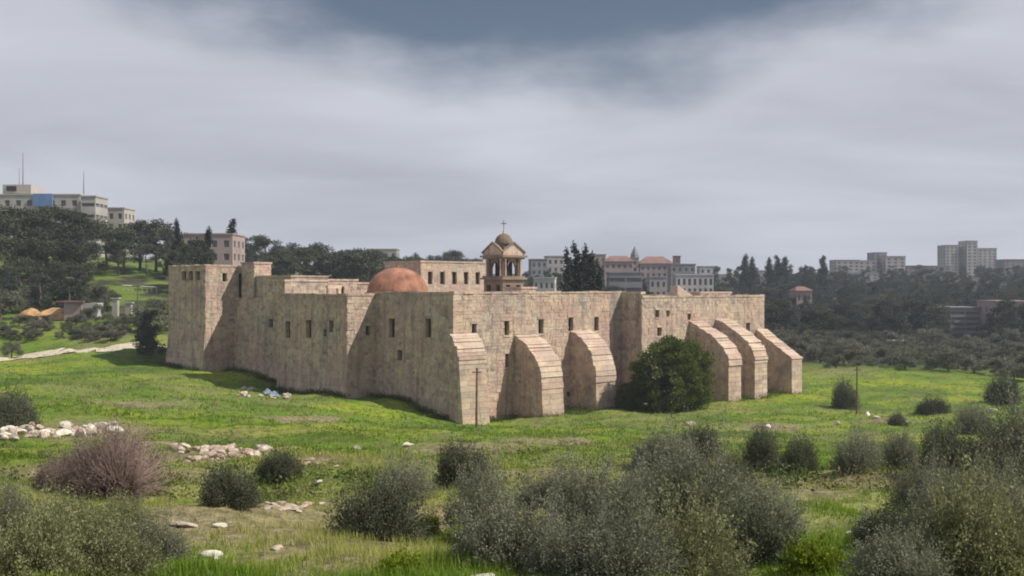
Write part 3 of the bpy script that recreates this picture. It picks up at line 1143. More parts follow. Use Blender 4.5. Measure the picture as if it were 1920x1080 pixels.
def bell_tower():
    c = st(BTs, BTt)
    mb = MB()
    ops = [(0.55, 1.35, 13.6, 14.9), (2 * BH - 1.35, 2 * BH - 0.55, 13.6, 14.9)]
    sides = ((st(BTs - BH, BTt - BH), U3, -V3v), (st(BTs + BH, BTt - BH), V3v, U3), (st(BTs + BH, BTt + BH), -U3, V3v), (st(BTs - BH, BTt + BH), -V3v, -U3))
    for (P, e, n) in sides:
        facade(mb, P, e, n, 2 * BH, 12.7, 15.6, ops, 0.45)
    bt = mb.build('bell_tower', M['stone_dark'], mon)
    bt['label'] = 'small baroque bell tower with gables, cupola and cross'

    def sub(name, q, mat='stone_dark'):
        return link(name, q.mesh(name, M[mat], ORIGIN[mon.name]), bt)
    for (P, e, n) in sides:
        for (a0, a1, za, zb) in ops:
            q = MB()
            w = P + e * a0 - n * 0.43
            q.box((w.x, w.y, za), e * (a1 - a0), Vector((0, 0, zb - za)), n * 0.04)
            sub('window', q, 'pane')

    def ledge(r, z0, z1, name='cornice', mat='stone_dark'):
        q = MB()
        q.box(st(BTs - r, BTt - r, z0), U3 * 2 * r, V3v * 2 * r, Vector((0, 0, z1 - z0)), 0.6)
        sub(name, q, mat)
    ledge(BH + 0.35, 15.605, 15.85)
    ledge(BH + 0.15, 15.855, 16.05)
    # belfry: corner piers, columns and arches over a dark core
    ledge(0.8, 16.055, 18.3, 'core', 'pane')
    for sx in (-1, 1):
        for sy in (-1, 1):
            q = MB()
            q.box(st(BTs + sx * 1.35 - 0.33, BTt + sy * 1.35 - 0.33, 16.055), U3 * 0.66, V3v * 0.66, Vector((0, 0, 2.25)), 0.5)
            sub('pier', q, 'stone_dark')
            for (dx, dy) in ((1.80, 1.35), (1.35, 1.80)):
                q = MB()
                cc = st(BTs + sx * dx, BTt + sy * dy)
                q.cyl(cc, 0.13, 0.11, 16.057, 18.1, 10, 0.8)
                q.cyl(cc, 0.18, 0.18, 18.102, 18.3, 10, 0.8)
                sub('column', q, 'stone')
    for (P, e, n) in sides:
        q = MB()
        w = P + e * (BH - 0.45) - n * 0.5
        nseg = 10
        # arch head filling between the piers
        cx, zc, r = BH, 17.25, 0.72
        for d0 in (0.22,):
            for k in range(nseg):
                a, b = math.pi * k / nseg, math.pi * (k + 1) / nseg
                pa = P + e * (cx - r * math.cos(a)) - n * d0
                pb = P + e * (cx - r * math.cos(b)) - n * d0
                za, zb = zc + r * math.sin(a), zc + r * math.sin(b)
                q.poly([(pa.x, pa.y, za), (pb.x, pb.y, zb), (pb.x, pb.y, 18.3), (pa.x, pa.y, 18.3)], 0.7)
                pa2, pb2 = pa - n * 0.4, pb - n * 0.4
                q.poly([(pa.x, pa.y, za), (pa2.x, pa2.y, za), (pb2.x, pb2.y, zb), (pb.x, pb.y, zb)], 0.7)
        sub('arch', q, 'stone_dark')
    ledge(BH + 0.12, 18.305, 18.5)
    ledge(BH + 0.38, 18.505, 18.78)
    # a gable over each side
    for (P, e, n) in sides:
        q = MB()
        hw = BH + 0.15
        m0 = P + e * BH
        prof = [(-hw, 18.783), (hw, 18.783), (hw, 19.05), (0.55, 20.15), (0, 20.4), (-0.55, 20.15), (-hw, 19.05)]
        fr = [tuple((m0 + e * a + n * 0.05).to_2d()) + (zz,) for a, zz in prof]
        bk = [tuple((m0 + e * (a * 0.93) - n * 0.40).to_2d()) + (zz,) for a, zz in prof]
        q.poly(fr, 0.7)
        q.poly(bk[::-1], 0.7)
        for i in range(len(prof)):
            j = (i + 1) % len(prof)
            q.poly([fr[j], fr[i], bk[i], bk[j]], 0.3)
        sub('gable', q, 'stone')
        r2 = MB()
        for (a0, z0, a1, z1) in ((-hw - 0.1, 19.0, 0, 20.35), (0, 20.35, hw + 0.1, 19.0)):
            w0 = m0 + e * a0 - n * 0.05
            w1 = m0 + e * a1 - n * 0.05
            r2.box((w0.x, w0.y, z0 + 0.03), Vector((w1.x - w0.x, w1.y - w0.y, z1 - z0)), Vector((0, 0, 0.2)), n * 0.28, 0.1)
        sub('gable_moulding', r2)
    q = MB()
    q.cyl(c, 1.15, 1.15, 18.785, 20.3, 8, 0.6)
    sub('drum', q, 'stone_dark')
    q = MB()
    q.cyl(c, 1.28, 1.28, 20.305, 20.45, 16, 0.2)
    prev = None
    for k in range(8):
        a, b = math.pi / 2 * k / 8, math.pi / 2 * (k + 1) / 8
        q.cyl(c, 1.18 * math.cos(a), max(0.1, 1.18 * math.cos(b)), 20.455 + 1.25 * math.sin(a), 20.455 + 1.25 * math.sin(b), 16, 0.3, cap=False)
    sub('cupola', q)
    q = MB()
    q.cyl(c, 0.17, 0.06, 21.65, 22.35, 8, 0.6)
    sub('finial', q, 'stone_clean')
    q = MB()
    d = Vector((1, 0, 0))
    q.box((c.x - 0.05, c.y - 0.05, 22.3), (0.10, 0, 0), (0, 0.1, 0), (0, 0, 1.15))
    q.box((c.x - 0.36, c.y - 0.04, 22.95), (0.72, 0, 0), (0, 0.08, 0), (0, 0, 0.12))
    sub('cross', q, 'metal')


bell_tower()


# ------------------------------------------------------------------ other buildings
def building(px0, px1, ytop, Y, dep, mat, cols, rows, name, label, group=None, zb=None, cat='building', yaw=0.0, wfrac=0.45, hfrac=0.5, roof_kind='flat', split=None, glass='glass', side_cols=3):
    X0, X1 = (px0 - 960) / F * Y, (px1 - 960) / F * Y
    ztop = zat(ytop, Y)
    if zb is None:
        zb = min(gz(X0, Y), gz(X1, Y), gz(X0, Y + dep), gz(X1, Y + dep)) - 0.3
    cx = (X0 + X1) / 2
    W = X1 - X0
    g = thing(name, (cx, Y, gz(cx, Y)), label, cat, group)
    e = Vector((math.cos(yaw), math.sin(yaw), 0))
    n = Vector((e.y, -e.x, 0))
    P = Vector((cx, Y, 0)) - e * (W / 2)
    floor0 = max(zb, ztop - rows * 3.1 - 0.6)
    fh = (ztop - 0.6 - floor0) / rows

    def grid(Lw, nc):
        ops = []
        cw = Lw / nc
        for c in range(nc):
            for r in range(rows):
                a = cw * (c + 0.5)
                zc = floor0 + fh * (r + 0.5)
                ops.append((a - cw * wfrac / 2, a + cw * wfrac / 2, zc - fh * hfrac / 2, zc + fh * hfrac / 2))
        return ops
    mb = MB()
    f1 = grid(W, cols)
    f2 = grid(dep, side_cols)
    c1 = P + e * W
    c2 = c1 - n * dep
    c3 = P - n * dep
    facade(mb, P, e, n, W, zb, ztop, f1, 0.3)
    facade(mb, c1, -n, e, dep, zb, ztop, f2, 0.3)
    facade(mb, c2, -e, -n, W, zb, ztop, (), 0.3)
    facade(mb, c3, n, -e, dep, zb, ztop, f2, 0.3)
    mb.build('wall', M[mat], g)
    unit = WIN_MESH.get(glass)
    if unit is None:
        q = MB()
        q.box((0, 0, 0), (1, 0, 0), (0, 0, 1), (0, -0.05, 0))
        unit = WIN_MESH[glass] = q.mesh('window', M[glass])
    for (Q, ee, nn, fs) in ((P, e, n, f1), (c1, -n, e, f2), (c3, n, -e, f2)):
        if nn is not n and nn.x * (-cx) + nn.y * (-Y) < 0:
            continue
        for (a0, a1, za, zb2) in fs:
            q = Q + ee * a0 - nn * 0.28 - ORIGIN[g.name]
            link('window', unit, g, (q.x, q.y, za - ORIGIN[g.name].z), math.atan2(ee.y, ee.x), (a1 - a0, 1, zb2 - za))
    rb = MB()
    if roof_kind == 'flat':
        o0 = P - e * 0.2 + n * 0.2
        rb.box((o0.x, o0.y, ztop + 0.003), e * (W + 0.4), -n * (dep + 0.4), Vector((0, 0, 0.35)))
        rb.build('roof', M[mat], g)
    else:
        o0 = P - e * 0.5 + n * 0.5
        a, b = o0, o0 + e * (W + 1)
        c_, d_ = b - n * (dep + 1), a - n * (dep + 1)
        zt = ztop + min(W, dep) * 0.28
        r0, r1 = (a + d_) / 2 + e * min(dep, W) * 0.35, (b + c_) / 2 - e * min(dep, W) * 0.35

        def w(p, z):
            return (p.x, p.y, z)
        z0 = ztop + 0.003
        rb.poly([w(a, z0), w(b, z0), w(r1, zt), w(r0, zt)])
        rb.poly([w(b, z0), w(c_, z0), w(r1, zt)])
        rb.poly([w(c_, z0), w(d_, z0), w(r0, zt), w(r1, zt)])
        rb.poly([w(d_, z0), w(a, z0), w(r0, zt)])
        rb.poly([w(a, z0), w(d_, z0), w(c_, z0), w(b, z0)])
        rb.build('roof', M['red_roof'], g)
    return g


def extra_box(g, name, px0, px1, ytop, ybot, Y, dep, mat):
    X0, X1 = (px0 - 960) / F * Y, (px1 - 960) / F * Y
    q = MB()
    q.box((X0, Y, zat(ybot, Y)), (X1 - X0, 0, 0), (0, dep, 0), (0, 0, zat(ytop, Y) - zat(ybot, Y)))
    return q.build(name, M[mat], g)


# on the left hill
g = building(-60, 150, 366, 300, 16, 'concrete', 10, 4, 'hilltop_building', 'long concrete building with a blue panel and masts above the pines', zb=20)
extra_box(g, 'roof_block', 5, 58, 346, 363, 303, 8, 'concrete')
extra_box(g, 'roof_opening', 12, 30, 349, 358, 302.7, 0.25, 'pane')
extra_box(g, 'blue_panel', 62, 98, 363, 387, 299.3, 0.65, 'blue_panel')
for px, y0, y1 in ((43, 286, 347), (157, 321, 364), (36, 315, 347)):
    q = MB()
    p = at(px, y1, 304)
    q.tube(p, at(px, y0, 304), 0.16 if px != 36 else 0.08, 0.06, 6)
    q.build('mast', M['metal'], g)
building(151, 179, 369, 297, 9, 'city_pale', 1, 4, 'stair_tower', 'paler stair tower at the end of the hilltop building', zb=20, wfrac=0.85, hfrac=0.3)
building(184, 233, 391, 312, 9, 'concrete', 3, 3, 'concrete_house', 'low concrete block lower down the hill beside the stair tower', zb=20)
building(345, 436, 440, 260, 12, 'city_pink', 4, 2, 'hillside_house', 'pinkish house with flat roof and a cypress before it', zb=10)
building(690, 744, 468, 400, 10, 'city_pale', 4, 2, 'far_house', 'pale house among the trees behind the red dome', zb=14)
building(765, 905, 487, 430, 10, 'city_pale', 8, 2, 'far_house', 'long pale house in the trees behind the upper wing', zb=14)
# town on the far ridge
C = 'town buildings on the far ridge'
building(996, 1026, 487, 420, 9, 'city_grey', 3, 4, 'town_house', 'grey apartment house between the bell tower and the tall cypresses', C, yaw=0.1)
building(1026, 1058, 481, 440, 9, 'city_pale', 3, 4, 'town_house', 'taller pale apartment house left of the tall cypresses', C, yaw=0.1)
building(1000, 1040, 522, 330, 8, 'city_white', 4, 2, 'town_house', 'low white house under the grey apartment house', C, yaw=-0.1)
building(1104, 1136, 478, 480, 9, 'city_pink', 3, 4, 'town_house', 'tall pinkish block right of the tall cypresses', C)
building(1134, 1188, 490, 470, 9, 'city_pink', 5, 2, 'town_house', 'pinkish house with a red hipped roof below the spire', C, roof_kind='hip', zb=9)
building(1142, 1204, 512, 330, 9, 'city_grey', 2, 4, 'office_block', 'grey office block with long window bands behind the roof step', C, wfrac=0.92, hfrac=0.42)
g = building(1182, 1198, 484, 500, 5, 'city_pink', 1, 2, 'church_tower', 'slender church tower with a pointed spire', C)
p = at(1190, 484, 502)
q = MB()
q.cyl((p.x, p.y), 2.1, 1.7, p.z + 0.36, p.z + 1.4, 8)
q.cyl((p.x, p.y), 1.9, 0.05, p.z + 1.4, p.z + 5.5, 8)
q.build('spire', M['metal'], g)
building(1200, 1262, 494, 500, 12, 'city_pink', 6, 3, 'town_house', 'long pink house with a red roof beside the spire', C, roof_kind='hip')
building(1258, 1304, 496, 480, 10, 'city_grey', 4, 3, 'town_house', 'purplish grey house with a little roof turret', C)
building(1264, 1276, 481, 484, 4, 'red_roof', 1, 1, 'roof_turret', 'little red brown turret above the purplish grey house', C, zb=25)
building(1218, 1250, 520, 340, 8, 'city_pale', 3, 2, 'town_house', 'low pale house with a white gable behind the right block', C)
building(1268, 1338, 516, 350, 8, 'city_white', 7, 2, 'town_house', 'long white colonnaded house behind the right block', C, wfrac=0.5, hfrac=0.65)
building(1312, 1345, 500, 520, 9, 'city_white', 3, 3, 'town_house', 'white house at the edge of the conifers', C)
building(1418, 1446, 508, 520, 9, 'city_pale', 3, 2, 'town_house', 'small bluish white house between cypresses', C)
building(1494, 1522, 545, 330, 9, 'city_pink', 3, 1, 'garden_house', 'garden house with an orange tiled roof in the conifers', C, roof_kind='hip')
building(1568, 1612, 488, 640, 14, 'city_pale', 4, 6, 'apartment_block', 'leftmost step of the pale stepped apartment cluster', C)
building(1610, 1644, 489, 650, 14, 'city_pale', 3, 6, 'apartment_block', 'second step of the pale stepped apartment cluster', C)
building(1640, 1663, 474, 655, 14, 'city_grey', 2, 7, 'apartment_block', 'tallest grey tower of the stepped apartment cluster', C)
building(1661, 1698, 481, 645, 14, 'city_pale', 3, 7, 'apartment_block', 'broad right hand block of the stepped apartment cluster', C)
building(1590, 1680, 512, 600, 12, 'city_pale', 8, 4, 'apartment_block', 'long low pale block in front of the stepped cluster', C)
building(1702, 1782, 499, 660, 12, 'city_grey', 8, 4, 'apartment_block', 'long low grey block between the cluster and the towers', C)
building(1773, 1797, 460, 720, 14, 'city_pale', 3, 10, 'tower_block', 'left shaft of the high tower block', C)
building(1798, 1812, 466, 724, 12, 'city_grey', 2, 9, 'tower_block', 'recessed dark shaft of the high tower block', C)
building(1813, 1833, 452, 718, 14, 'city_pale', 2, 11, 'tower_block', 'tallest middle shaft of the high tower block', C)
building(1834, 1869, 466, 721, 14, 'city_pale', 4, 10, 'tower_block', 'broad right shaft of the high tower block', C)
building(1884, 1935, 487, 690, 14, 'city_grey', 5, 6, 'apartment_block', 'bluish grey block beside the high tower block', C)
building(1782, 1838, 578, 300, 12, 'city_grey', 2, 5, 'office_block', 'grey office block of stacked floors inside the dark wood', C, wfrac=0.94, hfrac=0.5)
building(1868, 1935, 566, 290, 12, 'city_pink', 3, 3, 'town_house', 'pinkish block half hidden at the end of the dark wood', C, wfrac=0.3)
building(1660, 1702, 642, 262, 5, 'city_white', 3, 1, 'low_shed', 'flat pale shed at the foot of the dark wood', zb=0.0)
# by the track on the left
g = thing('gate_hut', tuple(ground(140, 600)), 'small pink and white walled hut above the gravel track', 'hut')
b = ORIGIN[g.name]
px_m = b.y / F


def local_box(g, name, dx0, dx1, dy0, dy1, z0, z1, mat):
    b = ORIGIN[g.name]
    q = MB()
    q.box((b.x + dx0, b.y + dy0, b.z + z0), (dx1 - dx0, 0, 0), (0, dy1 - dy0, 0), (0, 0, z1 - z0))
    return q.build(name, M[mat], g)


local_box(g, 'wall', -1.9, 1.2, 0, 3.5, -0.5, 3.0, 'city_pink')
local_box(g, 'white_wall', 1.205, 3.9, 0.3, 3.2, -0.5, 2.9, 'city_white')
local_box(g, 'roof', -3.2, 1.6, -0.5, 3.9, 3.005, 3.25, 'red_roof')
local_box(g, 'door', 2.0, 2.8, 0.22, 0.297, -0.2, 1.9, 'frame')
for px, lab in ((215, 'tall pale gate pillar beyond the hut'), (240, 'short weathered gate pillar near the lamp post')):
    g = thing('gate_pillar', tuple(ground(px, 593)), lab, 'pillar')
    hh = 3.0 if px == 215 else 2.2
    local_box(g, 'shaft', -0.5, 0.5, 0, 0.9, -0.3, hh, 'city_pale' if px == 215 else 'city_pale')
    local_box(g, 'cap', -0.75, 0.75, -0.15, 1.15, hh + 0.003, hh + 0.22, 'city_pale')
g = thing('lamp_post', tuple(ground(258, 605)), 'thin dark post standing beside the short gate pillar', 'post')
q = MB()
b = ORIGIN[g.name]
q.tube((b.x, b.y, b.z - 0.3), (b.x, b.y, b.z + 6.2), 0.12, 0.08, 8)
q.build('pole', M['wood'], g)
q = MB()
q.box((b.x - 0.9, b.y - 0.1, b.z + 6.2), (1.4, 0, 0), (0, 0.25, 0), (0, 0, 0.15))
q.build('lamp_arm', M['metal'], g)
g = thing('railing', tuple(ground(262, 548)), 'pale white railing on the green slope left of the tower', 'railing')
b = ORIGIN[g.name]
for k in range(8):
    x = b.x - 3.5 + k
    z = gz(x, b.y)
    q = MB()
    q.box((x - 0.06, b.y, z - 0.2), (0.12, 0, 0), (0, 0.12, 0), (0, 0, 1.2))
    q.build('post', M['city_white'], g)
q = MB()
q.tube((b.x - 3.6, b.y + 0.06, gz(b.x - 3.5, b.y) + 1.08), (b.x + 3.6, b.y + 0.06, gz(b.x + 3.5, b.y) + 1.08), 0.16, 0.16, 6)
q.build('rail', M['city_white'], g)


# heap of orange earth
def heap(name, px, py, w, h, dep, mat, label, cat, seed):
    p = ground(px, py)
    r = random.Random(seed)
    mb = MB()
    nu, nv = 22, 8
    ph = [r.uniform(0, 6.28) for _ in range(6)]
    rows = []
    for j in range(nv + 1):
        f = j / nv
        row = []
        for k in range(nu):
            a = 2 * math.pi * k / nu
            rr = (1 - f) * (1 + 0.18 * math.sin(2 * a + ph[0]) + 0.1 * math.sin(5 * a + ph[1]))
            x = p.x + w / 2 * rr * math.cos(a)
            y = p.y + dep / 2 + dep / 2 * rr * math.sin(a)
            z = gz(x, y) - 0.15 + h * (1 - (1 - f) ** 1.8) * (1 + 0.25 * math.sin(x * 1.3 + ph[2]) * math.cos(y * 1.1 + ph[3]))
            row.append((x, y, z))
        rows.append(row)
    for j in range(nv):
        for k in range(nu):
            mb.poly([rows[j][k], rows[j][(k + 1) % nu], rows[j + 1][(k + 1) % nu], rows[j + 1][k]])
    o = mb.build(name, M[mat], None, smooth=True)
    return tag(o, label, cat)


heap('earth_heap', 97, 603, 8.5, 1.9, 6, 'sand', 'broad orange earth heap left of the small hut', 'earth heap', 4)
heap('earth_heap', 45, 600, 5.5, 1.5, 5, 'sand', 'smaller reddish earth heap at the far end of the bank', 'earth heap', 9)


# ------------------------------------------------------------------ foliage prototypes
def unit(v):
    return v / np.maximum(np.linalg.norm(v, axis=-1, keepdims=True), 1e-6)


def leaf_quads(rng, pts, out, length, width, spread=0.9):
    n = len(pts)
    d = unit(out + rng.normal(size=(n, 3)) * spread)
    s = unit(np.cross(d, rng.normal(size=(n, 3))))
    l = (length * rng.uniform(0.6, 1.4, n))[:, None]
    w = (width * rng.uniform(0.6, 1.4, n))[:, None]
    v = np.stack([pts - d * l * 0.5, pts + s * w * 0.5, pts + d * l * 0.5, pts - s * w * 0.5], 1).reshape(-1, 3)
    q = np.arange(4 * n).reshape(-1, 4)
    return v, q


def twig_tris(a, b, r):
    """thin three sided spikes from a to b"""
    n = len(a)
    d = unit(b - a)
    x = unit(np.cross(d, np.array([0.31, 0.87, 0.4])))
    y = np.cross(d, x)
    r = np.broadcast_to(np.asarray(r, dtype=float), (n,))[:, None]
    v = np.stack([a + x * r, a - x * r * 0.5 + y * r * 0.87, a - x * r * 0.5 - y * r * 0.87, b], 1).reshape(-1, 3)
    i = np.arange(n)[:, None] * 4
    f = np.concatenate([i + np.array([[0, 1, 3]]), i + np.array([[1, 2, 3]]), i + np.array([[2, 0, 3]])], 0)
    return v, f


def crown_mesh(name, rng, clumps, nleaf, length, width, mat, spread=0.9, shell=0.55):
    """clumps: rows of (x, y, z, rx, ry, rz)"""
    c = np.asarray(clumps, dtype=float)
    vol = (c[:, 3] * c[:, 4] * c[:, 5]) ** (2 / 3)
    idx = rng.choice(len(c), size=nleaf, p=vol / vol.sum())
    d = unit(rng.normal(size=(nleaf, 3)))
    r = rng.uniform(0, 1, nleaf) ** shell
    p = c[idx, :3] + d * c[idx, 3:] * r[:, None]
    v, q = leaf_quads(rng, p, d + np.array([0, 0, 0.25]), length, width, spread)
    ct = rng.uniform(-0.22, 0.22, len(c))
    tint = np.clip(0.45 + ct[idx] + rng.normal(size=nleaf) * 0.16, 0, 1)
    return np_mesh(name, v, q, tint, [mat])


def trunk_mesh(name, rng, h, r, limbs, mat, lean=0.0, top=None):
    mb = MB()
    r_ = random.Random(int(rng.integers(1e6)))
    pts = [Vector((0, 0, -0.4))]
    n = 5
    for k in range(1, n + 1):
        pts.append(Vector((lean * h * (k / n) ** 1.5 + r_.uniform(-.04, .04) * h * .5, r_.uniform(-.03, .03) * h * .5, h * k / n)))
    for k in range(n):
        mb.tube(pts[k], pts[k + 1], r * (1 - 0.8 * k / n), r * (1 - 0.8 * (k + 1) / n), 7)
    for (x, y, z, f) in limbs:
        k = min(n, max(1, int(f * n)))
        a = pts[k - 1].lerp(pts[k], f * n - (k - 1)) if k > 0 else pts[0]
        m = a.lerp(Vector((x, y, z)), 0.5) + Vector((0, 0, -0.05 * h))
        mb.tube(a, m, r * 0.45, r * 0.3, 5)
        mb.tube(m, (x, y, z), r * 0.3, r * 0.08, 5)
    return mb.mesh(name, mat)


PROTO = {}


def tree_proto(kind, i, seed):
    rng = np.random.default_rng(seed)
    cl = []
    if kind == 'pine':          # unit height 10, irregular rounded crown
        for k in range(26):
            a = rng.uniform(0, 6.28)
            zz = rng.uniform(4.0, 9.4)
            env = 3.6 * math.sqrt(max(0.08, 1 - ((zz - 6.2) / 3.6) ** 2))
            rr = env * math.sqrt(rng.uniform(0.05, 1))
            s = rng.uniform(0.7, 1.35)
            cl.append((rr * math.cos(a), rr * math.sin(a), zz, s * 1.1, s * 1.1, s * 0.75))
        cm = crown_mesh('crown', rng, cl, 4200, 0.42, 0.17, M['leaf_pine'])
        tm = trunk_mesh('trunk', rng, 8.0, 0.28, [(c[0], c[1], c[2], min(0.9, c[2] / 9.5)) for c in cl[:9]], M['bark'], 0.04)
    elif kind == 'conifer':     # broad dark conifer, height 10
        for k in range(34):
            zz = rng.uniform(1.2, 9.6)
            env = 2.7 * (1 - zz / 10.6) ** 0.6
            a = rng.uniform(0, 6.28)
            rr = env * math.sqrt(rng.uniform(0.1, 1))
            s = rng.uniform(0.6, 1.1)
            cl.append((rr * math.cos(a), rr * math.sin(a), zz, s, s, s * 1.05))
        cm = crown_mesh('crown', rng, cl, 4200, 0.38, 0.16, M['leaf_conifer'])
        tm = trunk_mesh('trunk', rng, 9.0, 0.25, [(c[0], c[1], c[2], min(0.9, c[2] / 10)) for c in cl[:6]], M['bark'])
    elif kind == 'cypress':     # slim, height 10
        for k in range(30):
            zz = 0.6 + 9.2 * (k + rng.uniform(0, 1)) / 30
            env = 0.75 * (math.sin(min(1.0, (zz + 1.2) / 4.5) * math.pi / 2)) * (1 - zz / 10.3) ** 0.45
            a = rng.uniform(0, 6.28)
            cl.append((env * 0.45 * math.cos(a), env * 0.45 * math.sin(a), zz, env * 0.9 + 0.1, env * 0.9 + 0.1, 0.75))
        cm = crown_mesh('crown', rng, cl, 3200, 0.36, 0.13, M['leaf_cypress'])
        tm = trunk_mesh('trunk', rng, 8.0, 0.16, [], M['bark'])
    elif kind == 'olive':       # scrubby olive, height 4
        for k in range(18):
            a = rng.uniform(0, 6.28)
            zz = rng.uniform(0.8, 3.5)
            env = 2.3 * math.sqrt(max(0.1, 1 - ((zz - 1.6) / 2.3) ** 2))
            rr = env * math.sqrt(rng.uniform(0.02, 1))
            s = rng.uniform(0.5, 0.95)
            cl.append((rr * math.cos(a), rr * math.sin(a), zz, s * 1.1, s * 1.1, s * 0.8))
        cm = crown_mesh('crown', rng, cl, 3600, 0.30, 0.11, M['leaf_olive'])
        tm = trunk_mesh('trunk', rng, 2.4, 0.2, [(c[0], c[1], c[2], 0.6) for c in cl[:6]], M['bark'])
    elif kind == 'green':       # big green bush, height 8
        for k in range(190):
            a = k * 2.39996
            zz = 0.3 + 7.2 * ((k * 0.754877) % 1.0)
            env = 4.6 * math.sqrt(max(0.12, 1 - ((zz - 3.2) / 4.7) ** 2))
            rr = env * math.sqrt(rng.uniform(0.05, 1))
            s = rng.uniform(0.55, 1.1)
            cl.append((rr * math.cos(a), rr * math.sin(a), zz, s * 1.1, s * 1.1, s * 0.8))
        cm = crown_mesh('crown', rng, cl, 36000, 0.30, 0.15, M['leaf_green'])
        tm = trunk_mesh('trunk', rng, 5.0, 0.3, [(c[0], c[1], c[2], 0.5) for c in cl[:12]], M['bark'])
    PROTO[(kind, i)] = (cm, tm)


for kk, nn in (('pine', 3), ('conifer', 3), ('cypress', 2), ('olive', 3), ('green', 1)):
    for i in range(nn):
        tree_proto(kk, i, 100 + 17 * i + len(kk) * 7)

TR = random.Random(21)
UNIT_H = {'pine': 10.0, 'conifer': 10.0, 'cypress': 10.0, 'olive': 4.0, 'green': 8.0}


def tree(kind, loc, h, label, cat='tree', group=None, name=None, wide=1.0):
    nvar = len([k for k in PROTO if k[0] == kind])
    cm, tm = PROTO[(kind, TR.randrange(nvar))]
    s = h / UNIT_H[kind]
    nm = name or {'pine': 'pine_tree', 'conifer': 'conifer_tree', 'cypress': 'cypress_tree', 'olive': 'olive_tree', 'green': 'leafy_bush'}[kind]
    g = thing(nm, loc, label, cat, group, TR.uniform(0, 6.28), (s * wide, s * wide, s))
    link('crown', cm, g)
    link('trunk', tm, g)
    return g


def on(px, Y):
    X = (px - 960) / F * Y
    return (X, Y, gz(X, Y) - 0.1)


def top_tree(kind, px, ytop, Y, label, group=None, wide=1.0, maxh=22, name=None):
    """tree whose top reaches photo row ytop when it stands at distance Y"""
    l = on(px, Y)
    h = min(maxh, max(2.5, zat(ytop, Y) - l[2]))
    return tree(kind, l, h, label, 'bush' if kind == 'green' else 'tree', group, name, wide)


# pines on the left hill
gp = 'pines on the left hill'
for px, yt, Y in ((-70, 385, 262), (-20, 395, 250), (25, 383, 258), (55, 400, 246), (88, 385, 262), (120, 392, 250), (150, 412, 256), (10, 440, 232), (70, 445, 232),
                  (115, 452, 228), (160, 455, 238), (-30, 470, 222), (40, 480, 222), (95, 490, 220), (140, 495, 222)):
    top_tree('pine', px, yt, Y, 'dark pine of the dense grove below the long concrete building', gp, wide=1.25)
for px, yt, Y in ((200, 412, 268), (232, 424, 262), (262, 414, 270), (292, 412, 272), (318, 424, 268), (222, 452, 258), (275, 455, 262), (312, 462, 255), (345, 452, 262)):
    top_tree('pine', px, yt, Y, 'round dark pine above the bright green slope', 'pines above the green slope', wide=1.15)
for px, yt, Y in ((352, 446, 236), (372, 462, 228), (330, 470, 232)):
    top_tree('pine', px, yt, Y, 'dark pine hiding the near end of the pinkish hillside house', 'pines before the hillside house', wide=1.1)
for px, yt, Y in ((20, 505, 205), (110, 500, 210), (150, 505, 212), (75, 510, 206), (-30, 500, 208), (130, 520, 204)):
    top_tree('conifer', px, yt, Y, 'bushy dark evergreen under the pine grove behind the small hut', 'evergreens under the pine grove', wide=1.4)
top_tree('cypress', 332, 412, 258, 'slim cypress rising from the pines above the green slope', wide=1.2)
top_tree('cypress', 390, 428, 240, 'reddish dark cypress in front of the pinkish hillside house', wide=1.5)
top_tree('cypress', 437, 412, 275, 'tall dark cypress right of the pinkish hillside house', wide=1.9)
for px, yt, Y in ((0, 520, 196), (35, 530, 205), (185, 520, 206), (175, 545, 195), (60, 545, 212), (-40, 530, 205), (205, 540, 215), (285, 545, 190), (300, 560, 180)):
    top_tree('olive', px, yt + 10, Y, 'low olive shrub on the terraces above the gravel track', 'olive shrubs on the terraces', wide=1.2, maxh=6)
for k in range(70):
    px = TR.uniform(-80, 275)
    l = ground(px, TR.uniform(602, 640))
    tree('olive', tuple(l), TR.uniform(0.9, 2.1), 'grey green scrub bush above the gravel track', 'bush', 'scrub above the gravel track', 'scrub_bush', 1.3)
tree('conifer', tuple(ground(283, 672)), 7.0, 'dark bushy evergreen against the foot of the left tower', 'tree', None, 'evergreen_bush', 1.05)
tree('conifer', tuple(ground(268, 664)), 5.6, 'smaller dark evergreen behind the one at the tower foot', 'tree', None, 'evergreen_bush', 1.3)
tree('olive', tuple(ground(22, 672)), 2.6, 'round olive bush beside the end of the gravel track', 'bush', None, 'olive_bush', 1.0)
# behind the monastery, left of the dome
gb = 'woodland behind the monastery'
for k, (px, yt) in enumerate(((455, 452), (478, 441), (500, 446), (522, 458), (545, 455), (565, 461), (590, 457), (608, 456), (630, 470), (650, 466), (668, 464), (690, 470),
                              (712, 474), (730, 478), (752, 482), (470, 470), (510, 480), (550, 485), (600, 482), (640, 490), (680, 492), (720, 494), (440, 470), (770, 478), (575, 480))):
    top_tree('pine' if k % 3 else 'conifer', px, yt, 275 + (k * 37 % 45), 'dark tree of the wood behind the roofs left of the dome', gb, wide=1.35)
for px, yt in ((782, 474), (808, 477), (822, 478), (835, 480), (890, 484), (870, 485)):
    top_tree('conifer', px, yt, 400, 'small dark tree behind the upper wing', 'trees behind the upper wing', wide=1.0)
top_tree('pine', 852, 467, 395, 'round dark tree standing up behind the upper wing', wide=0.9)
# tall cypresses in the court behind the right wall
for px, yt, w in ((1062, 470, 1.6), (1079, 457, 1.7), (1096, 464, 1.7), (1110, 476, 1.8), (1122, 492, 1.8), (1070, 488, 1.8), (1090, 485, 1.9)):
    top_tree('cypress', px, yt, 185 + (px % 9), 'tall dark cypress of the clump behind the long sunlit wall', 'cypress clump behind the wall', wide=w * 0.62, maxh=26)
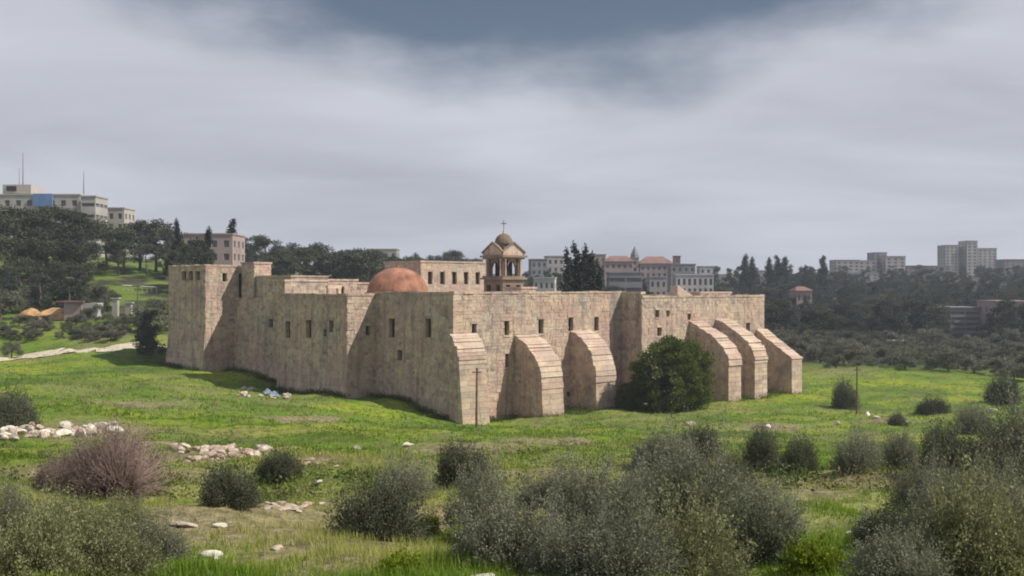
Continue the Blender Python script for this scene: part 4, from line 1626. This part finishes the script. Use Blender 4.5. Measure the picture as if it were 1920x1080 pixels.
# between the town houses
for k in range(80):
    px = TR.uniform(985, 1460)
    Y = TR.uniform(300, 470)
    l = on(px, Y)
    tree(TR.choice(['pine', 'conifer', 'conifer']), l, TR.uniform(5.0, 8.5), 'small dark tree among the town houses on the ridge', 'tree', 'trees among the town houses', wide=1.2)
for px, yt in ((1345, 490), (1368, 494), (1385, 490), (1400, 486), (1418, 492), (1440, 488), (1462, 484), (1480, 488), (1500, 492), (1520, 494)):
    top_tree('conifer', px, yt + 8, 500, 'dark conifer on the ridge right of the town houses', 'ridge conifers', wide=1.1)
for px, yt in ((1397, 478), (1411, 483), (1443, 484), (1457, 478), (1472, 482), (1543, 480), (1510, 498)):
    top_tree('cypress', px, yt, 470 + px % 13, 'slim dark cypress on the ridge', 'ridge cypresses', wide=1.9, maxh=18)
# the dark wood on the right
gw = 'dark wood on the right'
for k in range(170):
    px = 1440 + 520 * ((k * 0.618034) % 1.0) + TR.uniform(-6, 6)
    Y = 280 + 250 * (k / 170) ** 1.5
    if 1765 < px < 1850 and Y < 312:
        continue
    l = on(px, Y)
    hh = TR.uniform(7.0, 11.5)
    kd = TR.choice(['conifer', 'conifer', 'pine'])
    tree(kd, l, hh, 'dark pointed conifer of the dense wood below the tower blocks' if kd == 'conifer' else 'round headed dark pine of the dense wood below the tower blocks', 'tree', gw + (' conifers' if kd == 'conifer' else ' pines'), wide=1.3)
for k in range(40):
    px = TR.uniform(1440, 1960)
    l = on(px, TR.uniform(540, 690))
    tree(TR.choice(['conifer', 'pine']), l, TR.uniform(6, 10), 'distant dark tree below the apartment blocks', 'tree', 'distant trees below the apartment blocks', wide=1.3)
for k in range(60):
    px = 1440 + 520 * ((k * 0.618034 + 0.3) % 1.0)
    if 1775 < px < 1845:
        continue
    tree('olive', on(px, TR.uniform(268, 300)), TR.uniform(2.6, 4.5), 'dark undergrowth bush at the foot of the dense wood', 'bush', 'undergrowth of the dark wood', 'undergrowth_bush', 1.3)
# grey scrub band in the valley on the right
for k in range(120):
    f = (k * 0.618034) % 1.0
    px = 1440 + 540 * f
    Y = 182 + 90 * (k / 120.0) + (8 if px < 1560 else 0)
    if px > 1800:
        Y -= 22 * (px - 1800) / 160
    l = on(px + TR.uniform(-8, 8), Y)
    tree('olive', l, TR.uniform(2.2, 4.0), 'grey green olive shrub of the scrub below the dark wood', 'bush', 'olive scrub in the valley', 'olive_shrub', 1.25)
# the big green bush and small ones in the meadow
p = ground(1262, 768)
tree('green', tuple(p), 8.3, 'big leafy green bush growing against the sunlit wall between buttresses', 'bush', None, None, 1.0)
p = ground(1185, 768)
tree('green', (p.x, p.y, p.z - 0.1), 3.2, 'small green bush at the foot of the return wall', 'bush', None, 'small_bush', 1.0)

# ------------------------------------------------------------------ foreground shrubs


def shrub_proto(kind, seed, mat, twmat, nleaf, ntwig, length, width, hr=0.62, up=0.2, dens=0.5, show=0.3):
    """dome of unit radius (width 2), made of twigs fanning from the base and small leaves along them"""
    rng = np.random.default_rng(seed)
    # uneven outline: radius varies with direction
    ph = rng.uniform(0, 6.28, 8)

    def radius(d):
        az = np.arctan2(d[:, 1], d[:, 0])
        el = d[:, 2]
        return 1 + 0.13 * np.sin(2 * az + ph[0]) + 0.10 * np.sin(3 * az + ph[1] + 2 * el) + 0.08 * np.sin(5 * az + ph[2] - 3 * el) + 0.07 * np.sin(9 * az + ph[3] + 7 * el) + 0.05 * np.sin(14 * az + ph[4] - 9 * el)
    # several merged lobes, each a fan of twigs
    nl = 7
    la = rng.uniform(0, 6.28, nl)
    lr = np.concatenate([[0.0], rng.uniform(0.3, 0.62, nl - 1)])
    lc = np.stack([lr * np.cos(la), lr * np.sin(la), np.zeros(nl)], 1)
    ls = np.concatenate([[0.72], rng.uniform(0.34, 0.56, nl - 1)])
    li = rng.choice(nl, ntwig, p=ls ** 2 / (ls ** 2).sum())
    d = unit(rng.normal(size=(ntwig, 3)) + np.array([0, 0, up]))
    d[:, 2] = np.abs(d[:, 2])
    R = radius(d) * rng.uniform(0.78, 1.12, ntwig) * ls[li]
    lh = rng.uniform(0.8, 1.25, nl)
    tip = lc[li] + d * R[:, None] * np.stack([np.ones(ntwig), np.ones(ntwig), hr * 2.4 * lh[li]], 1)
    base = lc[li] * 0.6 + (tip - lc[li] * 0.6) * rng.uniform(0.15, 0.55, ntwig)[:, None] + rng.normal(size=(ntwig, 3)) * 0.04
    base[:, 2] = np.abs(base[:, 2]) * 0.9
    tip += rng.normal(size=(ntwig, 3)) * 0.04
    nv_ = int(ntwig * show)
    tv, tf = twig_tris(base[:nv_], tip[:nv_] * 0.99, 0.006)
    main_n = 40
    mt = tip[:main_n] * 0.8
    mv, mf = twig_tris(np.concatenate([rng.normal(size=(main_n, 2)) * 0.12, np.full((main_n, 1), -0.08)], 1), mt, 0.02)
    sv = np.concatenate([tv, mv])
    sf = np.concatenate([tf, mf + len(tv)])
    stem = np_mesh('stems', sv, sf, rng.uniform(0, 1, len(sf)), [twmat], nside=3)
    # leaves sit along the twigs, towards their ends
    ti = rng.integers(0, ntwig, nleaf)
    f = rng.uniform(0, 1, nleaf) ** dens
    pts = base[ti] * (1 - f[:, None]) + tip[ti] * f[:, None] + rng.normal(size=(nleaf, 3)) * 0.032
    pts[:, 2] = np.maximum(pts[:, 2], 0.01)
    tw_t = rng.uniform(-0.25, 0.25, ntwig)
    cell = np.sin(pts[:, 0] * 7 + ph[5]) * np.sin(pts[:, 1] * 7 + ph[6]) * np.sin(pts[:, 2] * 8 + ph[7])
    tint = np.clip(0.45 + tw_t[ti] + cell * 0.18 + rng.normal(size=nleaf) * 0.13, 0, 1)
    v, q = leaf_quads(rng, pts, d[ti], length, width, 0.7)
    fol = np_mesh('foliage', v, q, tint, [mat])
    PROTO[('shrub', kind)] = (fol, stem, hr)


shrub_proto('thorn0', 1, M['leaf_thorn'], M['twig'], 30000, 2200, 0.05, 0.02, 0.55)
shrub_proto('thorn1', 2, M['leaf_thorn'], M['twig'], 30000, 2200, 0.05, 0.02, 0.66, 0.5)
shrub_proto('grey0', 3, M['leaf_grey'], M['twig'], 32000, 1500, 0.042, 0.018, 0.55)
shrub_proto('grey1', 4, M['leaf_grey'], M['twig'], 32000, 1500, 0.042, 0.018, 0.60, 0.4)
shrub_proto('khaki0', 5, M['leaf_khaki'], M['twig'], 30000, 1400, 0.045, 0.02, 0.55)
shrub_proto('purple0', 6, M['leaf_purple'], M['twig_purple'], 17000, 6500, 0.05, 0.010, 0.55, 0.3, 0.5, 0.85)
shrub_proto('spurge0', 7, M['leaf_spurge'], M['twig'], 7000, 700, 0.11, 0.05, 0.45)


def shrub(kind, px, pyb, wpx, hpx, label, group=None, name='thorn_shrub', cat='shrub'):
    p = ground(px, pyb)
    fol, stem, hr = PROTO[('shrub', kind)]
    m = p.y / F
    r = wpx * m / 2 / 1.05
    h = hpx * m / (hr * 2 * 0.9)
    p.y += r * 0.7          # the clicked pixel is the front foot of the shrub
    p.z = gz(p.x, p.y) - 0.02
    g = thing(name, tuple(p), label, cat, group, TR.uniform(0, 6.28), (r, r, h))
    link('foliage', fol, g)
    link('stems', stem, g)
    return g


shrub('purple0', 190, 948, 300, 150, 'large dome of bare purple brown twigs beside the stone row', name='twiggy_shrub')
shrub('purple0', 95, 925, 130, 75, 'small purple brown shrub pressed against the large purple one', name='twiggy_shrub')
shrub('thorn0', 425, 952, 145, 85, 'dark low shrub with a smaller one at its shoulder')
shrub('thorn0', 512, 914, 120, 60, 'flat dark shrub at the end of the stone row')
shrub('thorn1', 690, 1014, 215, 140, 'big solitary dark dome shaped shrub on the bright grass')
shrub('grey0', 752, 945, 130, 80, 'loose grey shrub behind the big solitary dome')
shrub('thorn1', 870, 918, 128, 112, 'dark rounded shrub in the open grass below the front corner')
shrub('thorn0', 12, 805, 110, 90, 'dark shrub at the outer end of the stone row')
shrub('thorn1', 1312, 868, 100, 85, 'dark shrub at the top of the big grey thicket')
shrub('grey1', 1255, 895, 160, 95, 'grey shrub below the dark one at the thicket top')
shrub('thorn1', 1440, 888, 95, 105, 'left half of the dark shrub pair in the meadow')
shrub('thorn0', 1505, 888, 90, 80, 'right half of the dark shrub pair in the meadow')
shrub('grey0', 1625, 890, 120, 75, 'low grey shrub right of the dark shrub pair')
shrub('grey1', 1700, 885, 110, 85, 'grey green shrub leaning on the dark round one')
shrub('thorn1', 1785, 890, 130, 120, 'dark round shrub at the edge of the right thicket')
shrub('thorn1', 1592, 768, 72, 66, 'dark round bush with a thin pole beside it in the far meadow')
shrub('thorn0', 1757, 778, 76, 36, 'low dark bush in the far meadow')
shrub('thorn1', 1892, 758, 80, 62, 'dark bush at the far end of the meadow by the scrub')
shrub('grey0', 1835, 815, 80, 55, 'grey bush above the right thicket')
shrub('thorn0', 1690, 800, 50, 26, 'tiny dark bush among white stones in the far meadow')
TH1 = ((910, 1020, 190, 120, 'grey0'), (1060, 960, 230, 85, 'grey1'), (960, 1085, 290, 160, 'grey1'), (1120, 1030, 260, 150, 'grey0'), (1230, 960, 200, 100, 'grey1'),
          (1180, 1100, 320, 180, 'grey1'), (1330, 1010, 260, 140, 'grey0'), (1310, 1110, 320, 190, 'khaki0'), (1450, 1010, 200, 120, 'grey1'), (1440, 1065, 230, 140, 'thorn0'),
          (1060, 1105, 240, 130, 'grey0'), (1370, 945, 150, 80, 'thorn0'))
LOOK = {'grey0': 'grey green', 'grey1': 'grey green', 'thorn0': 'dark green', 'thorn1': 'dark green', 'khaki0': 'khaki'}
for a in TH1:
    c_ = LOOK[a[4]]
    shrub(a[4], a[0], a[1], a[2], a[3], c_ + ' shrub of the broad thicket below the sunlit wall', 'broad thicket ' + c_, 'thicket_shrub')
TH2 = ((1690, 1045, 190, 110, 'thorn0'), (1790, 1035, 230, 150, 'grey0'), (1900, 1010, 240, 160, 'grey1'), (1760, 960, 160, 90, 'grey0'), (1860, 930, 200, 120, 'thorn1'),
          (1950, 900, 200, 150, 'grey0'), (1720, 1110, 250, 120, 'grey1'), (1870, 1110, 320, 200, 'khaki0'), (1640, 1030, 110, 60, 'grey0'))
for a in TH2:
    c_ = LOOK[a[4]]
    shrub(a[4], a[0], a[1], a[2], a[3], c_ + ' shrub of the thicket below the far meadow bushes', 'border thicket ' + c_, 'thicket_shrub')
TH3 = ((40, 1100, 260, 170, 'khaki0'), (170, 1100, 260, 140, 'khaki0'), (90, 1035, 230, 100, 'khaki0'), (270, 1060, 170, 85, 'grey0'), (-20, 1020, 160, 110, 'grey1'), (210, 1010, 150, 65, 'khaki0'))
for a in TH3:
    c_ = LOOK[a[4]]
    shrub(a[4], a[0], a[1], a[2], a[3], c_ + ' shrub of the thicket below the purple shrub', 'thicket below the purple shrub ' + c_, 'thicket_shrub')
for px, py, w, h, lab in ((808, 1004, 56, 46, 'bright yellow green spurge beside the big solitary shrub'), (745, 1088, 130, 46, 'flat yellow green spurge mat at the very front'),
                          (1525, 1092, 130, 70, 'yellow green spurge between the two thickets'), (868, 1040, 90, 50, 'yellow green spurge growing at the edge of the broad thicket'),
                          (1640, 1062, 80, 36, 'small yellow green spurge at the foot of the right thicket'), (1560, 1070, 70, 36, 'small spurge tuft beside the larger one between the thickets')):
    shrub('spurge0', px, py, w, h, lab, None, 'spurge_plant', 'plant')


# ------------------------------------------------------------------ rocks
def rock_mesh(seed, mat):
    r = np.random.default_rng(seed)
    import bmesh
    bm = bmesh.new()
    bmesh.ops.create_icosphere(bm, subdivisions=2, radius=0.5)
    planes = unit(r.normal(size=(9, 3)))
    offs = r.uniform(0.24, 0.42, 9)
    for v in bm.verts:
        p = np.array(v.co)
        for n_, o_ in zip(planes, offs):
            k = p @ n_ - o_
            if k > 0:
                p = p - n_ * k
        p = p * np.array([1.25, 0.95, 0.8]) * (1 + r.uniform(-0.05, 0.05))
        v.co = Vector(p)
    me = bpy.data.meshes.new('rock')
    bm.to_mesh(me)
    bm.free()
    me.materials.append(mat)
    return me


ROCKS = {k: [rock_mesh(50 + i + 10 * j, M[k]) for i in range(4)] for j, k in enumerate(('rock', 'rock_pink', 'rock_white'))}
RR = random.Random(5)


def rock(px, py, wpx, label, group=None, kind='rock', flat=0.7, name='rock'):
    p = ground(px, py)
    w = wpx * p.y / F
    o = link(name, RR.choice(ROCKS[kind]), None, (p.x, p.y, p.z + w * 0.18 * flat), RR.uniform(0, 6.28), (w, w * RR.uniform(0.7, 1.0), w * flat * RR.uniform(0.8, 1.2)))
    o.rotation_euler = (RR.uniform(-0.25, 0.25), RR.uniform(-0.25, 0.25), RR.uniform(0, 6.28))
    return tag(o, label, 'rock', group)


for k in range(74):
    px = RR.uniform(-10, 215)
    py = 800 + RR.uniform(0, 24) * (1 - abs(px - 90) / 260) + (px < 40) * 8
    rock(px, py, RR.uniform(9, 30), 'pale boulder of the collapsed stone row above the purple shrub', 'stone row above the purple shrub', RR.choice(['rock', 'rock', 'rock_pink', 'rock_white']), 0.8)
for k in range(66):
    px = RR.uniform(325, 505)
    py = 846 + RR.uniform(-8, 26) * (1 - (px - 325) / 320)
    rock(px, py, RR.uniform(8, 27), 'pinkish stone of the row right of the purple shrub', 'stone row right of the purple shrub', RR.choice(['rock', 'rock_pink', 'rock_pink']), 0.8)
for k in range(16):
    rock(RR.uniform(500, 605), RR.uniform(940, 962), RR.uniform(10, 30), 'flat pale stone on the bare patch left of the big solitary shrub', 'stones on the bare patch', RR.choice(['rock', 'rock_pink']), 0.4)
for k in range(12):
    rock(RR.uniform(560, 640), RR.uniform(850, 880), RR.uniform(8, 18), 'small dull stone in the grass at the end of the stone row', 'small stones at the row end', 'rock_pink', 0.6)
for px, py, w, kd, fl, lab in ((395, 1046, 52, 'rock_white', 0.5, 'bright white flat boulder in the front grass'),
                               (352, 992, 60, 'rock', 0.3, 'long pale slab lying above the white flat boulder'),
                               (412, 990, 26, 'rock_white', 0.5, 'small white stone at the end of the long slab'),
                               (595, 911, 28, 'rock_white', 0.5, 'white stone right of the flat dark shrub'),
                               (522, 1030, 30, 'rock', 0.4, 'buff stone in the grass before the big solitary shrub'),
                               (670, 842, 20, 'rock', 0.5, 'pale stone in the meadow above the big solitary shrub'),
                               (766, 838, 24, 'rock_white', 0.7, 'bright white stone below the shaded wall'),
                               (1436, 803, 22, 'rock_white', 0.6, 'white stone above the dark shrub pair'),
                               (1626, 779, 18, 'rock_white', 0.6, 'small white stone under the thin pole'),
                               (1690, 791, 30, 'rock', 0.5, 'grey white boulder in the far meadow'),
                               (1568, 796, 16, 'rock', 0.6, 'little grey stone left of the thin pole'),
                               (1860, 773, 17, 'rock_white', 0.8, 'bright white stone in the green at the far right meadow'),
                               (900, 1086, 62, 'rock_white', 0.2, 'flat pale slab at the very front of the grey thicket'),
                               (1645, 785, 14, 'rock', 0.6, 'little pale stone beside the grey white boulder'),
                               (1296, 797, 20, 'rock', 0.6, 'grey stone above the big grey thicket'),
                               (1590, 1004, 16, 'rock_white', 0.6, 'small white stone in the gap between the thickets'),
                               (545, 955, 40, 'rock', 0.35, 'largest flat stone of the bare patch')):
    rock(px, py, w, lab, None, kd, fl)
for k in range(24):
    rock(RR.uniform(455, 545), RR.uniform(729, 748), RR.uniform(8, 17), 'bluish pale stone in the shade at the wall foot', 'stones in the shade at the wall foot', 'rock', 0.7)
p = ground(505, 741)
q = MB()
r = random.Random(2)
pt = [[None] * 7 for _ in range(5)]
for j in range(5):
    for i in range(7):
        x, y = p.x - 0.6 + i * 0.28, p.y - 0.5 + j * 0.3
        pt[j][i] = (x, y, gz(x, y) + 0.1 + r.uniform(0, 0.6) * (1 if 0 < i < 6 and 0 < j < 4 else 0.2))
for j in range(4):
    for i in range(6):
        q.poly([pt[j][i], pt[j][i + 1], pt[j + 1][i + 1], pt[j + 1][i]])
o = q.build('crumpled_sheet', M['tarp'], None)
tag(o, 'crumpled blue sheet lying at the foot of the shaded wall', 'sheet')
m_ = o.modifiers.new('thickness', 'SOLIDIFY')
m_.thickness = 0.03

# poles
for px, pyb, pyt, lab in ((893, 801, 690, 'thin brown pole standing before the front corner of the monastery'), (1606, 776, 688, 'thin dark pole beside the round bush in the far meadow')):
    p = ground(px, pyb)
    g = thing('pole', tuple(p), lab, 'pole')
    h = (pyb - pyt) * p.y / F
    q = MB()
    q.tube((p.x, p.y, p.z - 0.4), (p.x + 0.06, p.y, p.z + h), 0.10, 0.07, 8)
    q.build('shaft', M['wood'], g)
    q = MB()
    q.tube((p.x - 0.35, p.y, p.z + h - 0.35), (p.x + 0.45, p.y, p.z + h - 0.35), 0.05, 0.05, 6)
    q.build('crossbar', M['wood'], g)


# ------------------------------------------------------------------ grass
def make_grass():
    rng = np.random.default_rng(77)
    vs_, tint_ = [], []

    def field(n, y0, y1, blades, lmin, lmax, w, power):
        # denser towards the viewer
        f = rng.uniform(0, 1, n)
        Y = y0 * (y1 / y0) ** (f ** power)
        X = rng.uniform(-0.56, 0.56, n) * Y + rng.normal(size=n) * 0.2
        pat = np.sin(X * 0.9 + 0.4 * np.sin(Y * 0.7)) * np.sin(Y * 0.8 + 0.5 * np.sin(X * 0.6))
        dr = dryness(X, Y)
        lush = vnoise(X, Y, 3.0, 5, 4)
        pat = (lush - 0.5) * 3
        keep = rng.uniform(0, 1, n) < (0.35 + 1.1 * ramp01(lush, 0.35, 0.65)) * (1 - 0.7 * dr)
        X, Y, pat, dr = X[keep], Y[keep], pat[keep], dr[keep]
        tone = (vnoise(X, Y, 7.0, 12, 4) - 0.5) * 0.9 + (vnoise(X, Y, 1.6, 14, 3) - 0.5) * 0.8
        m = len(X)
        X = np.repeat(X, blades) + rng.normal(size=m * blades) * 0.035 * (1 + np.repeat(Y, blades) / 40)
        Y = np.repeat(Y, blades) + rng.normal(size=m * blades) * 0.035 * (1 + np.repeat(Y, blades) / 40)
        Z = height(X, Y)
        k = m * blades
        L_ = rng.uniform(lmin, lmax, k) * (0.8 + 0.35 * np.repeat(pat, blades))
        az = rng.uniform(0, 6.28, k)
        lean = rng.uniform(0.1, 0.75, k)
        d = np.stack([np.cos(az) * lean, np.sin(az) * lean, np.ones(k)], 1)
        d = unit(d) * L_[:, None]
        s = np.stack([-np.sin(az), np.cos(az), np.zeros(k)], 1) * (w * rng.uniform(0.6, 1.4, k))[:, None]
        b = np.stack([X, Y, Z - 0.01], 1)
        vs_.append(np.stack([b - s, b + s, b + d], 1).reshape(-1, 3))
        tint_.append(np.clip(0.36 + np.repeat(dr * 0.5 + tone, blades) + rng.normal(size=k) * 0.15 + (rng.uniform(0, 1, k) < 0.06) * 0.4, 0, 1))
    field(46000, 8, 34, 6, 0.07, 0.20, 0.006, 0.85)
    field(36000, 30, 80, 4, 0.12, 0.26, 0.018, 0.8)
    field(26000, 75, 185, 3, 0.15, 0.38, 0.05, 0.9)
    v = np.concatenate(vs_)
    t = np.concatenate(tint_)
    q = np.arange(len(v)).reshape(-1, 3)
    me = np_mesh('grass', v, q, t, [M['grass']], nside=3)
    o = link('grass', me)
    tag(o, 'short green grass covering the meadow slope', 'grass', kind='stuff')


make_grass()


def make_weeds():
    rng = np.random.default_rng(5)
    P = []
    # rank growth along the wall feet
    for (a, b, n_, out, k) in (((0, 0.2), (0, TB), -U3, 1.6, 150), ((-QC, TB), (-QC, TD), -U3, 1.8, 170), ((0, TD), (0, TF), -U3, 2.0, 160), ((-QF, TF), (-QF, TG), -U3, 2.2, 120),
                               ((3.4, 0), (9, 0), -V3v, 1.6, 60), ((12.2, 0), (17.9, 0), -V3v, 3.0, 80), ((21, 0), (S1, 0), -V3v, 4.0, 120), ((39, -PJ), (41.5, -PJ), -V3v, 5.5, 50),
                               ((44.2, -PJ), (50.6, -PJ), -V3v, 5.0, 70), ((8, -4.4), (22, -4.4), -V3v, 1.0, 60), ((35, -9.4), (53, -9.0), -V3v, 0.8, 50)):
        A_, B_ = st(*a), st(*b)
        for i in range(k):
            q = A_.lerp(B_, rng.uniform()) + n_ * rng.uniform(0.1, out)
            P.append((q.x, q.y, rng.uniform(0.25, 0.8), rng.uniform(0.0, 0.35)))
    n = 5200
    Y = 22 * (185 / 22) ** rng.uniform(0, 1, n)
    X = rng.uniform(-0.52, 0.52, n) * Y
    c = vnoise(X, Y, 6.0, 21, 4)
    for x, y, cc in zip(X, Y, c):
        if rng.uniform() < (cc - 0.45) * 5:
            P.append((x, y, rng.uniform(0.12, 0.42), rng.uniform(0.0, 1.0) ** 1.3))
    P = np.array(P)
    z = height(P[:, 0], P[:, 1])
    per = 40
    m = len(P)
    d = unit(rng.normal(size=(m * per, 3)))
    d[:, 2] = np.abs(d[:, 2])
    r = np.repeat(P[:, 2], per)
    c = np.repeat(np.stack([P[:, 0], P[:, 1], z], 1), per, 0)
    pts = c + d * (r * rng.uniform(0.3, 1.1, m * per))[:, None] * np.array([1.5, 1.5, 0.9])
    L_ = 0.03 + r * 0.22
    v, q = leaf_quads(rng, pts, d, L_, L_ * 0.4, 0.8)
    t = np.clip(np.repeat(P[:, 3], per) + rng.normal(size=m * per) * 0.12, 0, 1)
    o = link('weeds', np_mesh('weeds', v, q, t, [M['weed']]))
    tag(o, 'low dark green and dry weeds in the meadow and along the walls', 'weeds', kind='stuff')


make_weeds()

# ------------------------------------------------------------------ air
mh = bpy.data.materials.new('thin_haze')
mh.use_nodes = True
nt = mh.node_tree
nt.nodes.remove(nt.nodes['Principled BSDF'])
pv = nt.nodes.new('ShaderNodeVolumePrincipled')
pv.inputs['Color'].default_value = (0.76, 0.85, 0.98, 1)
pv.inputs['Density'].default_value = 0.00028
pv.inputs['Anisotropy'].default_value = 0.2
nt.links.new(pv.outputs[0], nt.nodes['Material Output'].inputs['Volume'])
q = MB()
q.box((-1110, -70, -25), (2220, 0, 0), (0, 1380, 0), (0, 0, 95))
o = q.build('haze', mh, None)
tag(o, 'thin bluish air over the valley', 'haze', kind='stuff')
